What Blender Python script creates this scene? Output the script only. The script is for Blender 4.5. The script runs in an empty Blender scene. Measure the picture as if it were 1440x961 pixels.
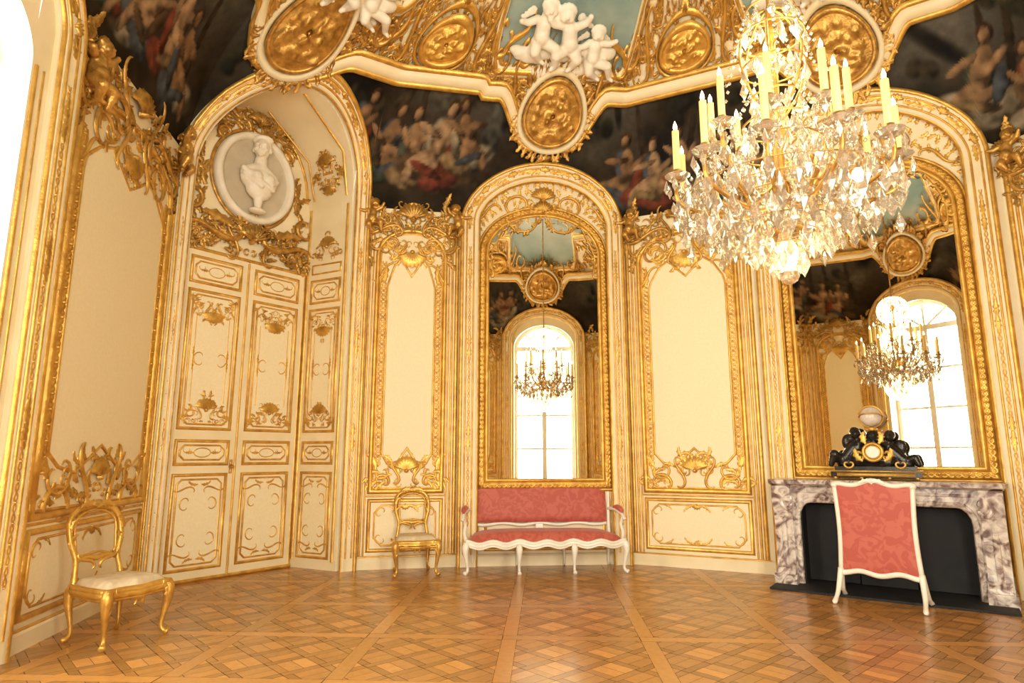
import bpy, math, random
from math import sin,cos,pi,sqrt,exp,atan2,hypot,floor
from mathutils import Vector, Matrix, noise

# ------------------------------------------------------------------ materials
def _n(nt,t,x=0,y=0):
    n=nt.nodes.new(t); n.location=(x,y); return n
def pm(name,c1,c2=None,scale=4.0,rough=.5,metal=0.,bump=0.,bscale=60.,coat=0.,emit=None,es=0.,detail=4,trans=0.,ior=1.5,ramp=(.35,.65),stretch=None):
    m=bpy.data.materials.new(name); m.use_nodes=True; nt=m.node_tree
    b=nt.nodes['Principled BSDF']
    b.inputs['Roughness'].default_value=rough; b.inputs['Metallic'].default_value=metal
    b.inputs['Base Color'].default_value=(*c1,1)
    b.inputs['Coat Weight'].default_value=coat; b.inputs['Coat Roughness'].default_value=.12
    b.inputs['Transmission Weight'].default_value=trans; b.inputs['IOR'].default_value=ior
    if emit: b.inputs['Emission Color'].default_value=(*emit,1); b.inputs['Emission Strength'].default_value=es
    tc=_n(nt,'ShaderNodeTexCoord'); src=tc.outputs['Object']
    if stretch:
        mp=_n(nt,'ShaderNodeMapping'); mp.inputs['Scale'].default_value=stretch; nt.links.new(src,mp.inputs[0]); src=mp.outputs[0]
    if c2:
        no=_n(nt,'ShaderNodeTexNoise'); no.inputs['Scale'].default_value=scale; no.inputs['Detail'].default_value=detail
        r=_n(nt,'ShaderNodeValToRGB'); r.color_ramp.elements[0].color=(*c1,1); r.color_ramp.elements[1].color=(*c2,1)
        r.color_ramp.elements[0].position=ramp[0]; r.color_ramp.elements[1].position=ramp[1]
        nt.links.new(src,no.inputs['Vector']); nt.links.new(no.outputs['Fac'],r.inputs[0]); nt.links.new(r.outputs[0],b.inputs['Base Color'])
    if bump:
        n2=_n(nt,'ShaderNodeTexNoise'); n2.inputs['Scale'].default_value=bscale; bp=_n(nt,'ShaderNodeBump'); bp.inputs['Strength'].default_value=bump
        bp.inputs['Distance'].default_value=.01
        nt.links.new(src,n2.inputs['Vector']); nt.links.new(n2.outputs['Fac'],bp.inputs['Height']); nt.links.new(bp.outputs[0],b.inputs['Normal'])
    return m
M={}
M['cream']=pm('cream_paint',(.86,.74,.48),(.80,.67,.40),3,rough=.45)
M['ivory']=pm('ivory_panel',(.88,.765,.50),(.84,.725,.45),40,rough=.55,bump=.1,bscale=120)
M['gold']=pm('gilding',(.78,.47,.10),(.56,.30,.055),9,rough=.36,metal=.6,bump=.35,bscale=55)
M['gold2']=pm('gilding_old',(.68,.39,.09),(.36,.185,.035),11,rough=.36,metal=.6,bump=.5,bscale=45)
M['stucco']=pm('white_stucco',(.86,.80,.66),(.77,.69,.53),6,rough=.6,bump=.1)
M['disc']=pm('medallion_ground',(.58,.49,.35),(.50,.41,.28),5,rough=.6)
M['white']=pm('white_lacquer',(.86,.82,.70),(.80,.75,.62),8,rough=.3)
M['mirror']=pm('mirror_glass',(.92,.90,.81),rough=.0,metal=1.)
M['black']=pm('black_bronze',(.010,.009,.008),(.03,.025,.02),12,rough=.25,metal=.3)
M['soot']=pm('firebox_black',(.004,.004,.005),(.009,.009,.009),6,rough=.7)
M['cushion']=pm('cream_upholstery',(.74,.62,.42),(.62,.48,.30),14,rough=.8,bump=.2)
M['candle']=pm('candle_wax',(.85,.62,.24),(.8,.56,.2),5,rough=.5,emit=(1,.6,.2),es=.12)
M['flame']=pm('flame_bulb',(1,.9,.7),emit=(1,.85,.55),es=12)
M['bulb']=pm('frosted_bulb',(1,.97,.9),emit=(1,.95,.85),es=4)
M['underfloor']=pm('floor_joint',(.12,.05,.015),rough=.6)
M['globe']=pm('enamel_globe',(.74,.66,.56),(.42,.34,.27),7,rough=.2)
M['enamel']=pm('enamel_dial',(.85,.80,.70),rough=.3)
M['card']=pm('paper_card',(.9,.88,.82),rough=.8)
def crystal():
    m=bpy.data.materials.new('crystal'); m.use_nodes=True; nt=m.node_tree; nt.nodes.remove(nt.nodes['Principled BSDF'])
    t=_n(nt,'ShaderNodeBsdfTransparent'); t.inputs[0].default_value=(.94,.90,.82,1)
    g=_n(nt,'ShaderNodeBsdfGlossy'); g.inputs['Roughness'].default_value=.03; g.inputs[0].default_value=(1,.98,.94,1)
    lw=_n(nt,'ShaderNodeLayerWeight'); lw.inputs['Blend'].default_value=.5
    r=_n(nt,'ShaderNodeMapRange'); r.inputs['To Min'].default_value=.20; r.inputs['To Max'].default_value=.9
    mx=_n(nt,'ShaderNodeMixShader'); nt.links.new(lw.outputs['Fresnel'],r.inputs['Value']); nt.links.new(r.outputs[0],mx.inputs[0])
    nt.links.new(t.outputs[0],mx.inputs[1]); nt.links.new(g.outputs[0],mx.inputs[2])
    df=_n(nt,'ShaderNodeBsdfDiffuse'); df.inputs[0].default_value=(.90,.84,.72,1); m2=_n(nt,'ShaderNodeMixShader'); m2.inputs[0].default_value=.10
    nt.links.new(mx.outputs[0],m2.inputs[1]); nt.links.new(df.outputs[0],m2.inputs[2]); nt.links.new(m2.outputs[0],nt.nodes['Material Output'].inputs[0])
    return m
M['crystal']=crystal()
def marble():
    m=bpy.data.materials.new('veined_marble'); m.use_nodes=True; nt=m.node_tree; b=nt.nodes['Principled BSDF']
    tc=_n(nt,'ShaderNodeTexCoord'); a=_n(nt,'ShaderNodeTexNoise'); a.inputs['Scale'].default_value=6.5; a.inputs['Detail'].default_value=9; a.inputs['Distortion'].default_value=2.2
    r=_n(nt,'ShaderNodeValToRGB'); e=r.color_ramp.elements
    e[0].position=.32; e[0].color=(.14,.09,.08,1); e[1].position=.62; e[1].color=(.74,.67,.58,1)
    x=e.new(.42); x.color=(.32,.23,.20,1); y=e.new(.51); y.color=(.55,.47,.41,1)
    nt.links.new(tc.outputs['Object'],a.inputs['Vector']); nt.links.new(a.outputs['Fac'],r.inputs[0]); nt.links.new(r.outputs[0],b.inputs['Base Color'])
    b.inputs['Roughness'].default_value=.18
    return m
M['marble']=marble()
def damask():
    m=bpy.data.materials.new('red_damask'); m.use_nodes=True; nt=m.node_tree; b=nt.nodes['Principled BSDF']
    tc=_n(nt,'ShaderNodeTexCoord'); w=_n(nt,'ShaderNodeTexNoise'); w.inputs['Scale'].default_value=9; w.inputs['Detail'].default_value=1.5; w.inputs['Distortion'].default_value=1.6
    r=_n(nt,'ShaderNodeValToRGB'); r.color_ramp.elements[0].position=.47; r.color_ramp.elements[0].color=(.45,.085,.055,1)
    r.color_ramp.elements[1].position=.53; r.color_ramp.elements[1].color=(.52,.12,.08,1)
    nt.links.new(tc.outputs['Object'],w.inputs['Vector']); nt.links.new(w.outputs['Fac'],r.inputs[0]); nt.links.new(r.outputs[0],b.inputs['Base Color'])
    b.inputs['Roughness'].default_value=.6; b.inputs['Sheen Weight'].default_value=.15
    return m
M['damask']=damask()
def sky():
    m=bpy.data.materials.new('painted_sky'); m.use_nodes=True; nt=m.node_tree; b=nt.nodes['Principled BSDF']
    tc=_n(nt,'ShaderNodeTexCoord'); w=_n(nt,'ShaderNodeTexNoise'); w.inputs['Scale'].default_value=.9; w.inputs['Detail'].default_value=5
    r=_n(nt,'ShaderNodeValToRGB'); e=r.color_ramp.elements; e[0].position=.4; e[0].color=(.19,.29,.26,1); e[1].position=.72; e[1].color=(.46,.49,.40,1)
    nt.links.new(tc.outputs['Object'],w.inputs['Vector']); nt.links.new(w.outputs['Fac'],r.inputs[0]); nt.links.new(r.outputs[0],b.inputs['Base Color'])
    b.inputs['Roughness'].default_value=.7
    return m
M['sky']=sky()
def vcol(name,rough,coat=0,spec=.5,sc=14,lo=.72,hi_=1.25):
    m=bpy.data.materials.new(name); m.use_nodes=True; nt=m.node_tree; b=nt.nodes['Principled BSDF']
    at=_n(nt,'ShaderNodeAttribute'); at.attribute_name='Col'
    tc=_n(nt,'ShaderNodeTexCoord'); no=_n(nt,'ShaderNodeTexNoise'); no.inputs['Scale'].default_value=sc; no.inputs['Detail'].default_value=6
    mr=_n(nt,'ShaderNodeMapRange'); mr.inputs['To Min'].default_value=lo; mr.inputs['To Max'].default_value=hi_
    mx=_n(nt,'ShaderNodeVectorMath'); mx.operation='SCALE'
    nt.links.new(tc.outputs['Object'],no.inputs['Vector']); nt.links.new(no.outputs['Fac'],mr.inputs['Value'])
    nt.links.new(at.outputs['Color'],mx.inputs[0]); nt.links.new(mr.outputs[0],mx.inputs['Scale']); nt.links.new(mx.outputs[0],b.inputs['Base Color'])
    b.inputs['Roughness'].default_value=rough; b.inputs['Coat Weight'].default_value=coat; b.inputs['Coat Roughness'].default_value=.15
    b.inputs['Specular IOR Level'].default_value=spec
    return m
M['paint']=vcol('oil_painting',.7,0,.12,9,.45,1.5)
M['wood']=vcol('oak_parquet',.30,.22,.5,22,.8,1.2)

# ------------------------------------------------------------------ mesh builder
class MB:
    def __init__(s): s.v=[]; s.f=[]; s.c=[]
    def add(s,vs,fs):
        o=len(s.v); s.v.extend(vs); s.f.extend([tuple(i+o for i in f) for f in fs])
    def obj(s,name,mat,parent=None,smooth=True,colors=False):
        me=bpy.data.meshes.new(name); me.from_pydata([tuple(p) for p in s.v],[],s.f)
        if smooth: me.polygons.foreach_set('use_smooth',[True]*len(me.polygons))
        if colors:
            a=me.color_attributes.new('Col','FLOAT_COLOR','POINT')
            fl=[]
            for c in s.c: fl.extend((c[0],c[1],c[2],1))
            a.data.foreach_set('color',fl)
        me.materials.append(M[mat] if isinstance(mat,str) else mat); me.update()
        o=bpy.data.objects.new(name,me); bpy.context.scene.collection.objects.link(o)
        if parent: o.parent=parent
        return o
def empty(name,loc=(0,0,0),n=None):
    e=bpy.data.objects.new(name,None); e.empty_display_size=.2; bpy.context.scene.collection.objects.link(e)
    e.location=loc
    if n is not None: e.rotation_euler=(0,0,atan2(-n[0],n[1]))
    return e
def cat(pts,k=5,closed=False):
    out=[]; n=len(pts); seg=n if closed else n-1
    for i in range(seg):
        p=[pts[(i+j)%n] if closed else pts[min(n-1,max(0,i+j))] for j in (-1,0,1,2)]
        for q in range(k):
            t=q/k; out.append(tuple(.5*((2*b)+(-a+c)*t+(2*a-5*b+4*c-d)*t*t+(-a+3*b-3*c+d)*t**3) for a,b,c,d in zip(*p)))
    if not closed: out.append(tuple(pts[-1]))
    return out
def nrm2(path,closed):
    n=len(path); out=[]
    for i in range(n):
        p=path[i]; a=path[i-1] if (closed or i>0) else None; b=path[(i+1)%n] if (closed or i<n-1) else None
        def un(q,r):
            dx,dz=r[0]-q[0],r[1]-q[1]; l=hypot(dx,dz)
            return (dx/l,dz/l) if l>1e-9 else (0,0)
        t1=un(a,p) if a else None; t2=un(p,b) if b else None
        if not t1: t1=t2
        if not t2: t2=t1
        tx,tz=t1[0]+t2[0],t1[1]+t2[1]; l=hypot(tx,tz) or 1; tx/=l; tz/=l
        sc=1/max(.5,tx*t2[0]+tz*t2[1]); out.append((-tz*sc,tx*sc))
    return out
def mould(mb,f,path,prof,closed=False,d=0,r=None):
    ns=nrm2(path,closed); n=len(path); m=len(prof); vs=[]
    for i,p in enumerate(path):
        k=r(i/(n-1)) if r else 1
        for la,de in prof: vs.append(f(p[0]+ns[i][0]*la*k,p[1]+ns[i][1]*la*k,d+de*k))
    fs=[]
    for i in range(n if closed else n-1):
        a=i*m; b=((i+1)%n)*m
        for j in range(m-1): fs.append((a+j,a+j+1,b+j+1,b+j))
    mb.add(vs,fs)
HALF5=[(cos(pi*j/4),sin(pi*j/4)) for j in range(5)]
HALF4=[(1,0),(.5,.87),(-.5,.87),(-1,0)]
def bead(mb,f,path,r,d=0,closed=False,hf=1.,taper=False,prof=HALF5):
    mould(mb,f,path,[(a*r,b*r*hf) for a,b in prof],closed,d,(lambda t:.35+.65*sin(pi*min(1,max(0,t)))**.5) if taper else None)
def cs(x,z,ang,L,k0=1.2,t1=3.6,t2=3.6,n=26,w=.22):
    hs=[0.]; ps=[(0.,0.)]; ds=L/n
    for i in range(n):
        t=(i+.5)/n; hs.append(hs[-1]+(k0+t1/w*exp(-t/w)+t2/w*exp(-(1-t)/w))/n)
    off=ang-hs[n//2]
    for i in range(n):
        h=(hs[i]+hs[i+1])/2+off; ps.append((ps[-1][0]+ds*cos(h),ps[-1][1]+ds*sin(h)))
    m=ps[n//2]
    return [(p[0]-m[0]+x,p[1]-m[1]+z) for p in ps]
def scroll(mb,f,x,z,ang,L,R,k0=1.2,t1=3.6,t2=3.6,d=0,hf=1.3):
    bead(mb,f,cs(x,z,ang,L,k0,t1,t2,n=22),R,d,taper=True,hf=hf,prof=HALF4)
def leaf(mb,f,x,z,ang,L,W,bend=.7,h=.03,d=0,n=7):
    vs=[]; px,pz=x,z
    for i in range(n+1):
        t=i/n; a=ang+bend*(t-.2)*2
        if i: px+=cos(a)*L/n; pz+=sin(a)*L/n
        w=W*(sin(pi*min(1,t*.88+.1))**.8)*(1+.32*(-1)**i)
        for la,de in ((-1,0),(-.5,.85),(0,.45),(.5,.85),(1,0)):
            vs.append(f(px-sin(a)*la*w,pz+cos(a)*la*w,d+h*de*(1-.5*t)+h*.9*max(0,t-.6)))
    mb.add(vs,[(i*5+j,i*5+j+1,i*5+j+6,i*5+j+5) for i in range(n) for j in range(4)])
def shell(mb,f,x,z,ang,R,h=.05,spread=2.6,ribs=9,d=0):
    na=ribs*2+1; vs=[]; rr=(.12,.45,.8,1.0); pr=(.6,1.,.9,.1)
    for q in range(4):
        for j in range(na):
            a=ang+spread*(j/(na-1)-.5); r=R*rr[q]*(1+(.07 if j%2 else -.05)*(q>1))
            vs.append(f(x+cos(a)*r,z+sin(a)*r,d+h*pr[q]*(1 if j%2 else .45)))
    mb.add(vs,[(q*na+j,q*na+j+1,(q+1)*na+j+1,(q+1)*na+j) for q in range(3) for j in range(na-1)])
    mb.add(*boss(f,x,z,R*.18,h*1.1,d))
def boss(f,x,z,r,h,d=0,na=8):
    vs=[f(x,z,d+h)]; fs=[]
    for q,(a,b) in enumerate(((.6,.8),(1,0))):
        for j in range(na): t=2*pi*j/na; vs.append(f(x+cos(t)*r*a,z+sin(t)*r*a,d+h*b))
    for j in range(na):
        k=(j+1)%na; fs.append((0,1+j,1+k)); fs.append((1+j,1+na+j,1+na+k,1+k))
    return vs,fs
def resample(path,step,closed=False):
    P=list(path)+([path[0]] if closed else []); out=[]; acc=0; out.append(P[0][:2])
    for a,b in zip(P,P[1:]):
        l=hypot(b[0]-a[0],b[1]-a[1]);
        if l<1e-9: continue
        q=step-acc
        while q<=l:
            out.append((a[0]+(b[0]-a[0])*q/l,a[1]+(b[1]-a[1])*q/l)); q+=step
        acc=(acc+l)%step
    return out
def chain(mb,f,path,amp=.022,pitch=.13,r=.009,d=0,closed=False):
    P=resample(path,pitch/6,closed); ns=nrm2(P,closed)
    for s in (1,-1):
        q=[(p[0]+n[0]*amp*s*sin(pi*i/3),p[1]+n[1]*amp*s*sin(pi*i/3)) for i,(p,n) in enumerate(zip(P,ns))]
        bead(mb,f,q,r,d,closed,prof=[(1,0),(0,1.3),(-1,0)])
    for i in range(0,len(P),6):
        mb.add(*boss(f,P[i][0],P[i][1],r*1.5,r*2.4,d,6))
def arched(u,z0,zs,b,n=18,c=0,close=True):
    p=[(c-u,z0)]+[(c-u,z0+(zs-z0)*k/6) for k in range(1,6)]
    p+=[(c-u*cos(pi*i/n),zs+b*sin(pi*i/n)) for i in range(n+1)]
    p+=[(c+u,z0+(zs-z0)*k/6) for k in range(5,-1,-1)]
    return p
def rect(u0,z0,u1,z1): return [(u0,z0),(u0,z1),(u1,z1),(u1,z0)]
def mirf(f,x): return lambda u,z,d: f(2*x-u,z,d)
def crest(mb,f,x,z,w,h,rng,n=12,dep=.04,flip=1,central=True,env=1.4):
    P=[]; n=int(n*2.1)
    for k in range(n):
        px=rng.uniform(.04,1)*w/2; e=h*(1-(px/(w/2))**env*.8); pz=rng.uniform(.0,1)*e
        P.append((k%3,px,pz,rng.uniform(-.6,.9)+ (1.1-1.4*px/(w/2)),rng.uniform(.6,1.2),rng.choice((-1,1)),rng.random()))
    S=min(w*.42,h*.95,.42)
    for sg in (1,-1):
        g=(lambda u,zz,d: f(x+sg*u,z+flip*zz,d))
        scroll(mb,g,w*.13,h*.35,1.0,w*.42,S*.045,k0=-1.3,t1=-3.4,t2=3.2,d=dep*.5)
        scroll(mb,g,w*.32,h*.22,-.35,w*.42,S*.040,k0=1.0,t1=3.5,t2=3.5,d=dep*.3)
        for kd,px,pz,a,sc,bs,dd in P:
            if kd==0: scroll(mb,g,px,pz,a,S*.62*sc,S*.027,k0=1.3*bs,t1=3.2*bs,t2=3.4*bs,d=dd*dep*.4)
            else: leaf(mb,g,px,pz,a,S*.36*sc,S*.062,bend=.8*bs,h=dep*.8,d=dd*dep*.3)
    if central: shell(mb,lambda u,zz,d:f(x+u,z+flip*zz,d),0,h*.45,pi/2,h*.42,dep*1.2,d=dep*.4)
def prism(mb,f,poly,d0,d1):
    n=len(poly); vs=[f(p[0],p[1],d0) for p in poly]+[f(p[0],p[1],d1) for p in poly]
    mb.add(vs,[tuple(range(n)),tuple(range(2*n-1,n-1,-1))]+[(i,(i+1)%n,n+(i+1)%n,n+i) for i in range(n)])
def box(mb,f,u0,u1,z0,z1,d0,d1): prism(mb,f,rect(u0,z0,u1,z1),d0,d1)
def tube(mb,pts,rads,n=8,cap=True):
    P=[Vector(p) for p in pts]; N=len(P); vs=[]; ref=None
    for i,p in enumerate(P):
        t=(P[min(N-1,i+1)]-P[max(0,i-1)])
        t=t.normalized() if t.length>1e-9 else Vector((0,0,1))
        if ref is None: ref=Vector((0,0,1)) if abs(t.z)<.9 else Vector((1,0,0))
        a=(ref-t*ref.dot(t)); a=a.normalized() if a.length>1e-6 else t.orthogonal().normalized()
        ref=a; b=t.cross(a); r=rads[i] if isinstance(rads,(list,tuple)) else rads
        for j in range(n):
            q=2*pi*j/n; vs.append(p+a*(r*cos(q))+b*(r*sin(q)))
    fs=[(i*n+j,i*n+(j+1)%n,(i+1)*n+(j+1)%n,(i+1)*n+j) for i in range(N-1) for j in range(n)]
    if cap: fs+= [tuple(range(n-1,-1,-1)),tuple(range((N-1)*n,N*n))]
    mb.add(vs,fs)
def stube(mb,pr,k=5,n=8):
    s=cat(pr,k); tube(mb,[q[:3] for q in s],[max(.001,q[3]) for q in s],n)
def lathe(mb,prof,c=(0,0,0),n=16):
    m=len(prof); vs=[(c[0]+r*cos(2*pi*j/n),c[1]+r*sin(2*pi*j/n),c[2]+z) for r,z in prof for j in range(n)]
    mb.add(vs,[(i*n+j,i*n+(j+1)%n,(i+1)*n+(j+1)%n,(i+1)*n+j) for i in range(m-1) for j in range(n)])
def sph(mb,c,r,n=10,sc=(1,1,1),rot=None):
    vs=[];m=max(4,n//2+1)
    for i in range(m+1):
        for j in range(n):
            v=Vector((sin(pi*i/m)*cos(2*pi*j/n)*r*sc[0],sin(pi*i/m)*sin(2*pi*j/n)*r*sc[1],cos(pi*i/m)*r*sc[2]))
            if rot: v=rot@v
            vs.append(Vector(c)+v)
    mb.add(vs,[(i*n+j,i*n+(j+1)%n,(i+1)*n+(j+1)%n,(i+1)*n+j) for i in range(m) for j in range(n)])
def blob(name,caps,balls,mat,parent,mtx,voxel=.012,smooth=3):
    mb=MB()
    for p0,r0,p1,r1 in caps:
        tube(mb,[p0,p1],[r0,r1],12); sph(mb,p0,r0,12); sph(mb,p1,r1,12)
    for b in balls:
        sph(mb,b[0],b[1],14,b[2] if len(b)>2 else (1,1,1), b[3] if len(b)>3 else None)
    mb.v=[mtx@Vector(p) for p in mb.v]
    o=mb.obj(name,mat,parent)
    m=o.modifiers.new('Remesh','REMESH'); m.mode='VOXEL'; m.voxel_size=voxel; m.use_smooth_shade=True
    s=o.modifiers.new('Smooth','SMOOTH'); s.iterations=smooth; s.factor=.5
    return o

# ------------------------------------------------------------------ room plan
C0=(1.4,3.9)
BAYS=[('panel',(-3.50,4.62)),('door',(-3.86,6.98)),('panel',(-1.99,8.17)),('mirror',(-.70,8.44)),('panel',(1.56,8.64)),
      ('mirror',(3.08,7.90)),('panel',(5.22,6.43)),('blank',(6.1,4.9)),('panel',(6.15,2.6)),('panel',(5.2,.95)),
      ('window',(3.5,.15)),('panel',(1.33,-.4)),('window',(.25,-.5)),('panel',(-1.9,-.2)),('panel',(-3.0,.75)),('window',(-3.45,2.4))]
NB=len(BAYS); PT=[b[1] for b in BAYS]; DIR=[];WID=[];CUM=[0]
for i in range(NB):
    p=PT[i]; q=PT[(i+1)%NB]; l=hypot(q[0]-p[0],q[1]-p[1]); WID.append(l); DIR.append(((q[0]-p[0])/l,(q[1]-p[1])/l)); CUM.append(CUM[-1]+l)
TOT=CUM[-1]; NRM=[(d[1],-d[0]) for d in DIR]
ZT=7.15
def K(z):
    if z<=4.6: return 0.
    t=min(1,(z-4.6)/(ZT-4.6)); return 1-(max(0,1-t*t))**.35
def bay_of(s):
    s%=TOT
    for i in range(NB):
        if s<CUM[i+1]: return i,s-CUM[i]
    return NB-1,WID[-1]
def ring(s,z,d=0.):
    i,u=bay_of(s); n=NRM[i]; W=WID[i]
    bl=.2
    if u<bl: m=NRM[i-1]; w=.5*(1-u/bl); n=(n[0]*(1-w)+m[0]*w,n[1]*(1-w)+m[1]*w)
    elif u>W-bl: m=NRM[(i+1)%NB]; w=.5*(1-(W-u)/bl); n=(n[0]*(1-w)+m[0]*w,n[1]*(1-w)+m[1]*w)
    bx=PT[i][0]+DIR[i][0]*u-C0[0]; by=PT[i][1]+DIR[i][1]*u-C0[1]
    k=K(z); x=C0[0]+bx*(1-k); y=C0[1]+by*(1-k)
    if z<=4.6 or d==0: return (x+n[0]*d,y+n[1]*d,z)
    zz=min(z,7.05); sl=(K(zz+.02)-K(zz-.02))/.04*hypot(bx,by); q=1/sqrt(1+sl*sl)
    return (x+n[0]*d*q,y+n[1]*d*q,z-sl*q*d)
def fb(i): 
    c=CUM[i]+WID[i]/2
    return lambda u,z,d: ring(c+u,z,d)
def flat(P,Q):
    l=hypot(Q[0]-P[0],Q[1]-P[1]); dx,dy=(Q[0]-P[0])/l,(Q[1]-P[1])/l; mx,my=(P[0]+Q[0])/2,(P[1]+Q[1])/2
    return (lambda u,z,d:(mx+dx*u+dy*d,my+dy*u-dx*d,z)),l
ARCH={}
for i,(t,_) in enumerate(BAYS):
    if t=='panel': continue
    ARCH[i]=dict(ao=1.12,bo=.85,zo=4.55,ai=.90,bi=.66,zi=4.5,lo=5.62,cu=0)
ARCH[1].update(ao=1.16,bo=1.27,zo=4.82,ai=.99,bi=1.08,zi=4.80,lo=5.98,cu=-.40)
ARCH[5].update(ao=1.22,bo=1.02,zo=4.58,ai=1.0,bi=.84,zi=4.55,lo=5.72)
ARCH[15].update(lo=5.9)
PBASE={0:4.88}
PHI={0:6.40,2:6.2}
def ztop(s):
    i,u=bay_of(s); b=PBASE.get(i,4.68)
    if i in ARCH:
        a=ARCH[i]; x=(u-WID[i]/2)/a['ao']
        if i==1: b=4.88 if x<0 else 4.68
        if abs(x)<1: b=max(b,a['zo']+a['bo']*sqrt(1-x*x))
    return b
ARC=sorted((CUM[i]+WID[i]/2+ARCH[i]['cu'],i) for i in ARCH)
def near(s):
    s%=TOT; best=None
    for c,i in ARC:
        d=abs((s-c+TOT/2)%TOT-TOT/2)
        if best is None or d<best[0]: best=(d,i,(s-c+TOT/2)%TOT-TOT/2)
    return best
def hi(s):
    i,u=bay_of(s)
    if i==1: return PHI[0] if u<WID[1]/2-.40 else 6.2
    return PHI.get(i,6.15)
def sm(t): t=max(0,min(1,t)); return t*t*(3-2*t)
def zc(s):
    d,i,_=near(s); lo=ARCH[i]['lo']; return lo+(hi(s)-lo)*sm((d-.25)/.6)
def zf(s):
    d,i,_=near(s); lo=min(6.6,ARCH[i]['lo']+.70); return lo+(6.86-lo)*sm((d-1.0)/.4)

rng=random.Random(11)
wallnames={0:'wall_left',1:'wall_left_corner',2:'wall_back_left',3:'wall_back',4:'wall_back_center',5:'wall_back_right',6:'wall_right_corner',7:'wall_right',8:'wall_right_front',9:'wall_front_right',10:'wall_front_window',11:'wall_front_center',12:'wall_front',13:'wall_front_left',14:'wall_left_front',15:'wall_left_window'}
tr=[0]
def trim(mb,mat,parent,smooth=True):
    if not mb.v: return
    tr[0]+=1; return mb.obj('trim_%d'%tr[0],mat,parent,smooth)
def hole(i):
    if i==15: return .72,.55,4.2
    if BAYS[i][0]=='door': A=ARCH[i]; return A['ai']-.05,A['bi']-.03,A['zi']
    return .82,.62,4.3
def wall_bay(i):
    t=BAYS[i][0]; f=fb(i); W=WID[i]; c=CUM[i]+W/2; mb=MB()
    def grid(us,zl):
        R_=16; vs=[]
        for u in us:
            a=zl(u); b=ztop(c+u*.9999)
            for r in range(R_+1): vs.append(f(u,a+(b-a)*r/R_,0))
        mb.add(vs,[(k*(R_+1)+r,k*(R_+1)+r+1,(k+1)*(R_+1)+r+1,(k+1)*(R_+1)+r) for k in range(len(us)-1) for r in range(R_)])
    def lin(a,b,n): return [a+(b-a)*k/n for k in range(n+1)]
    if t in('window','door'):
        ai,bi,zi=hole(i)
        grid(lin(-W/2,-ai,8),lambda u:0); grid(lin(ai,W/2,8),lambda u:0)
        grid([-ai*cos(pi*k/28) for k in range(29)],lambda u:zi+bi*sqrt(max(0,1-(u/ai)**2)))
    else: grid(lin(-W/2,W/2,28),lambda u:0)
    return mb.obj(wallnames[i],'cream')
WALL={i:wall_bay(i) for i in range(NB)}

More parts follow.
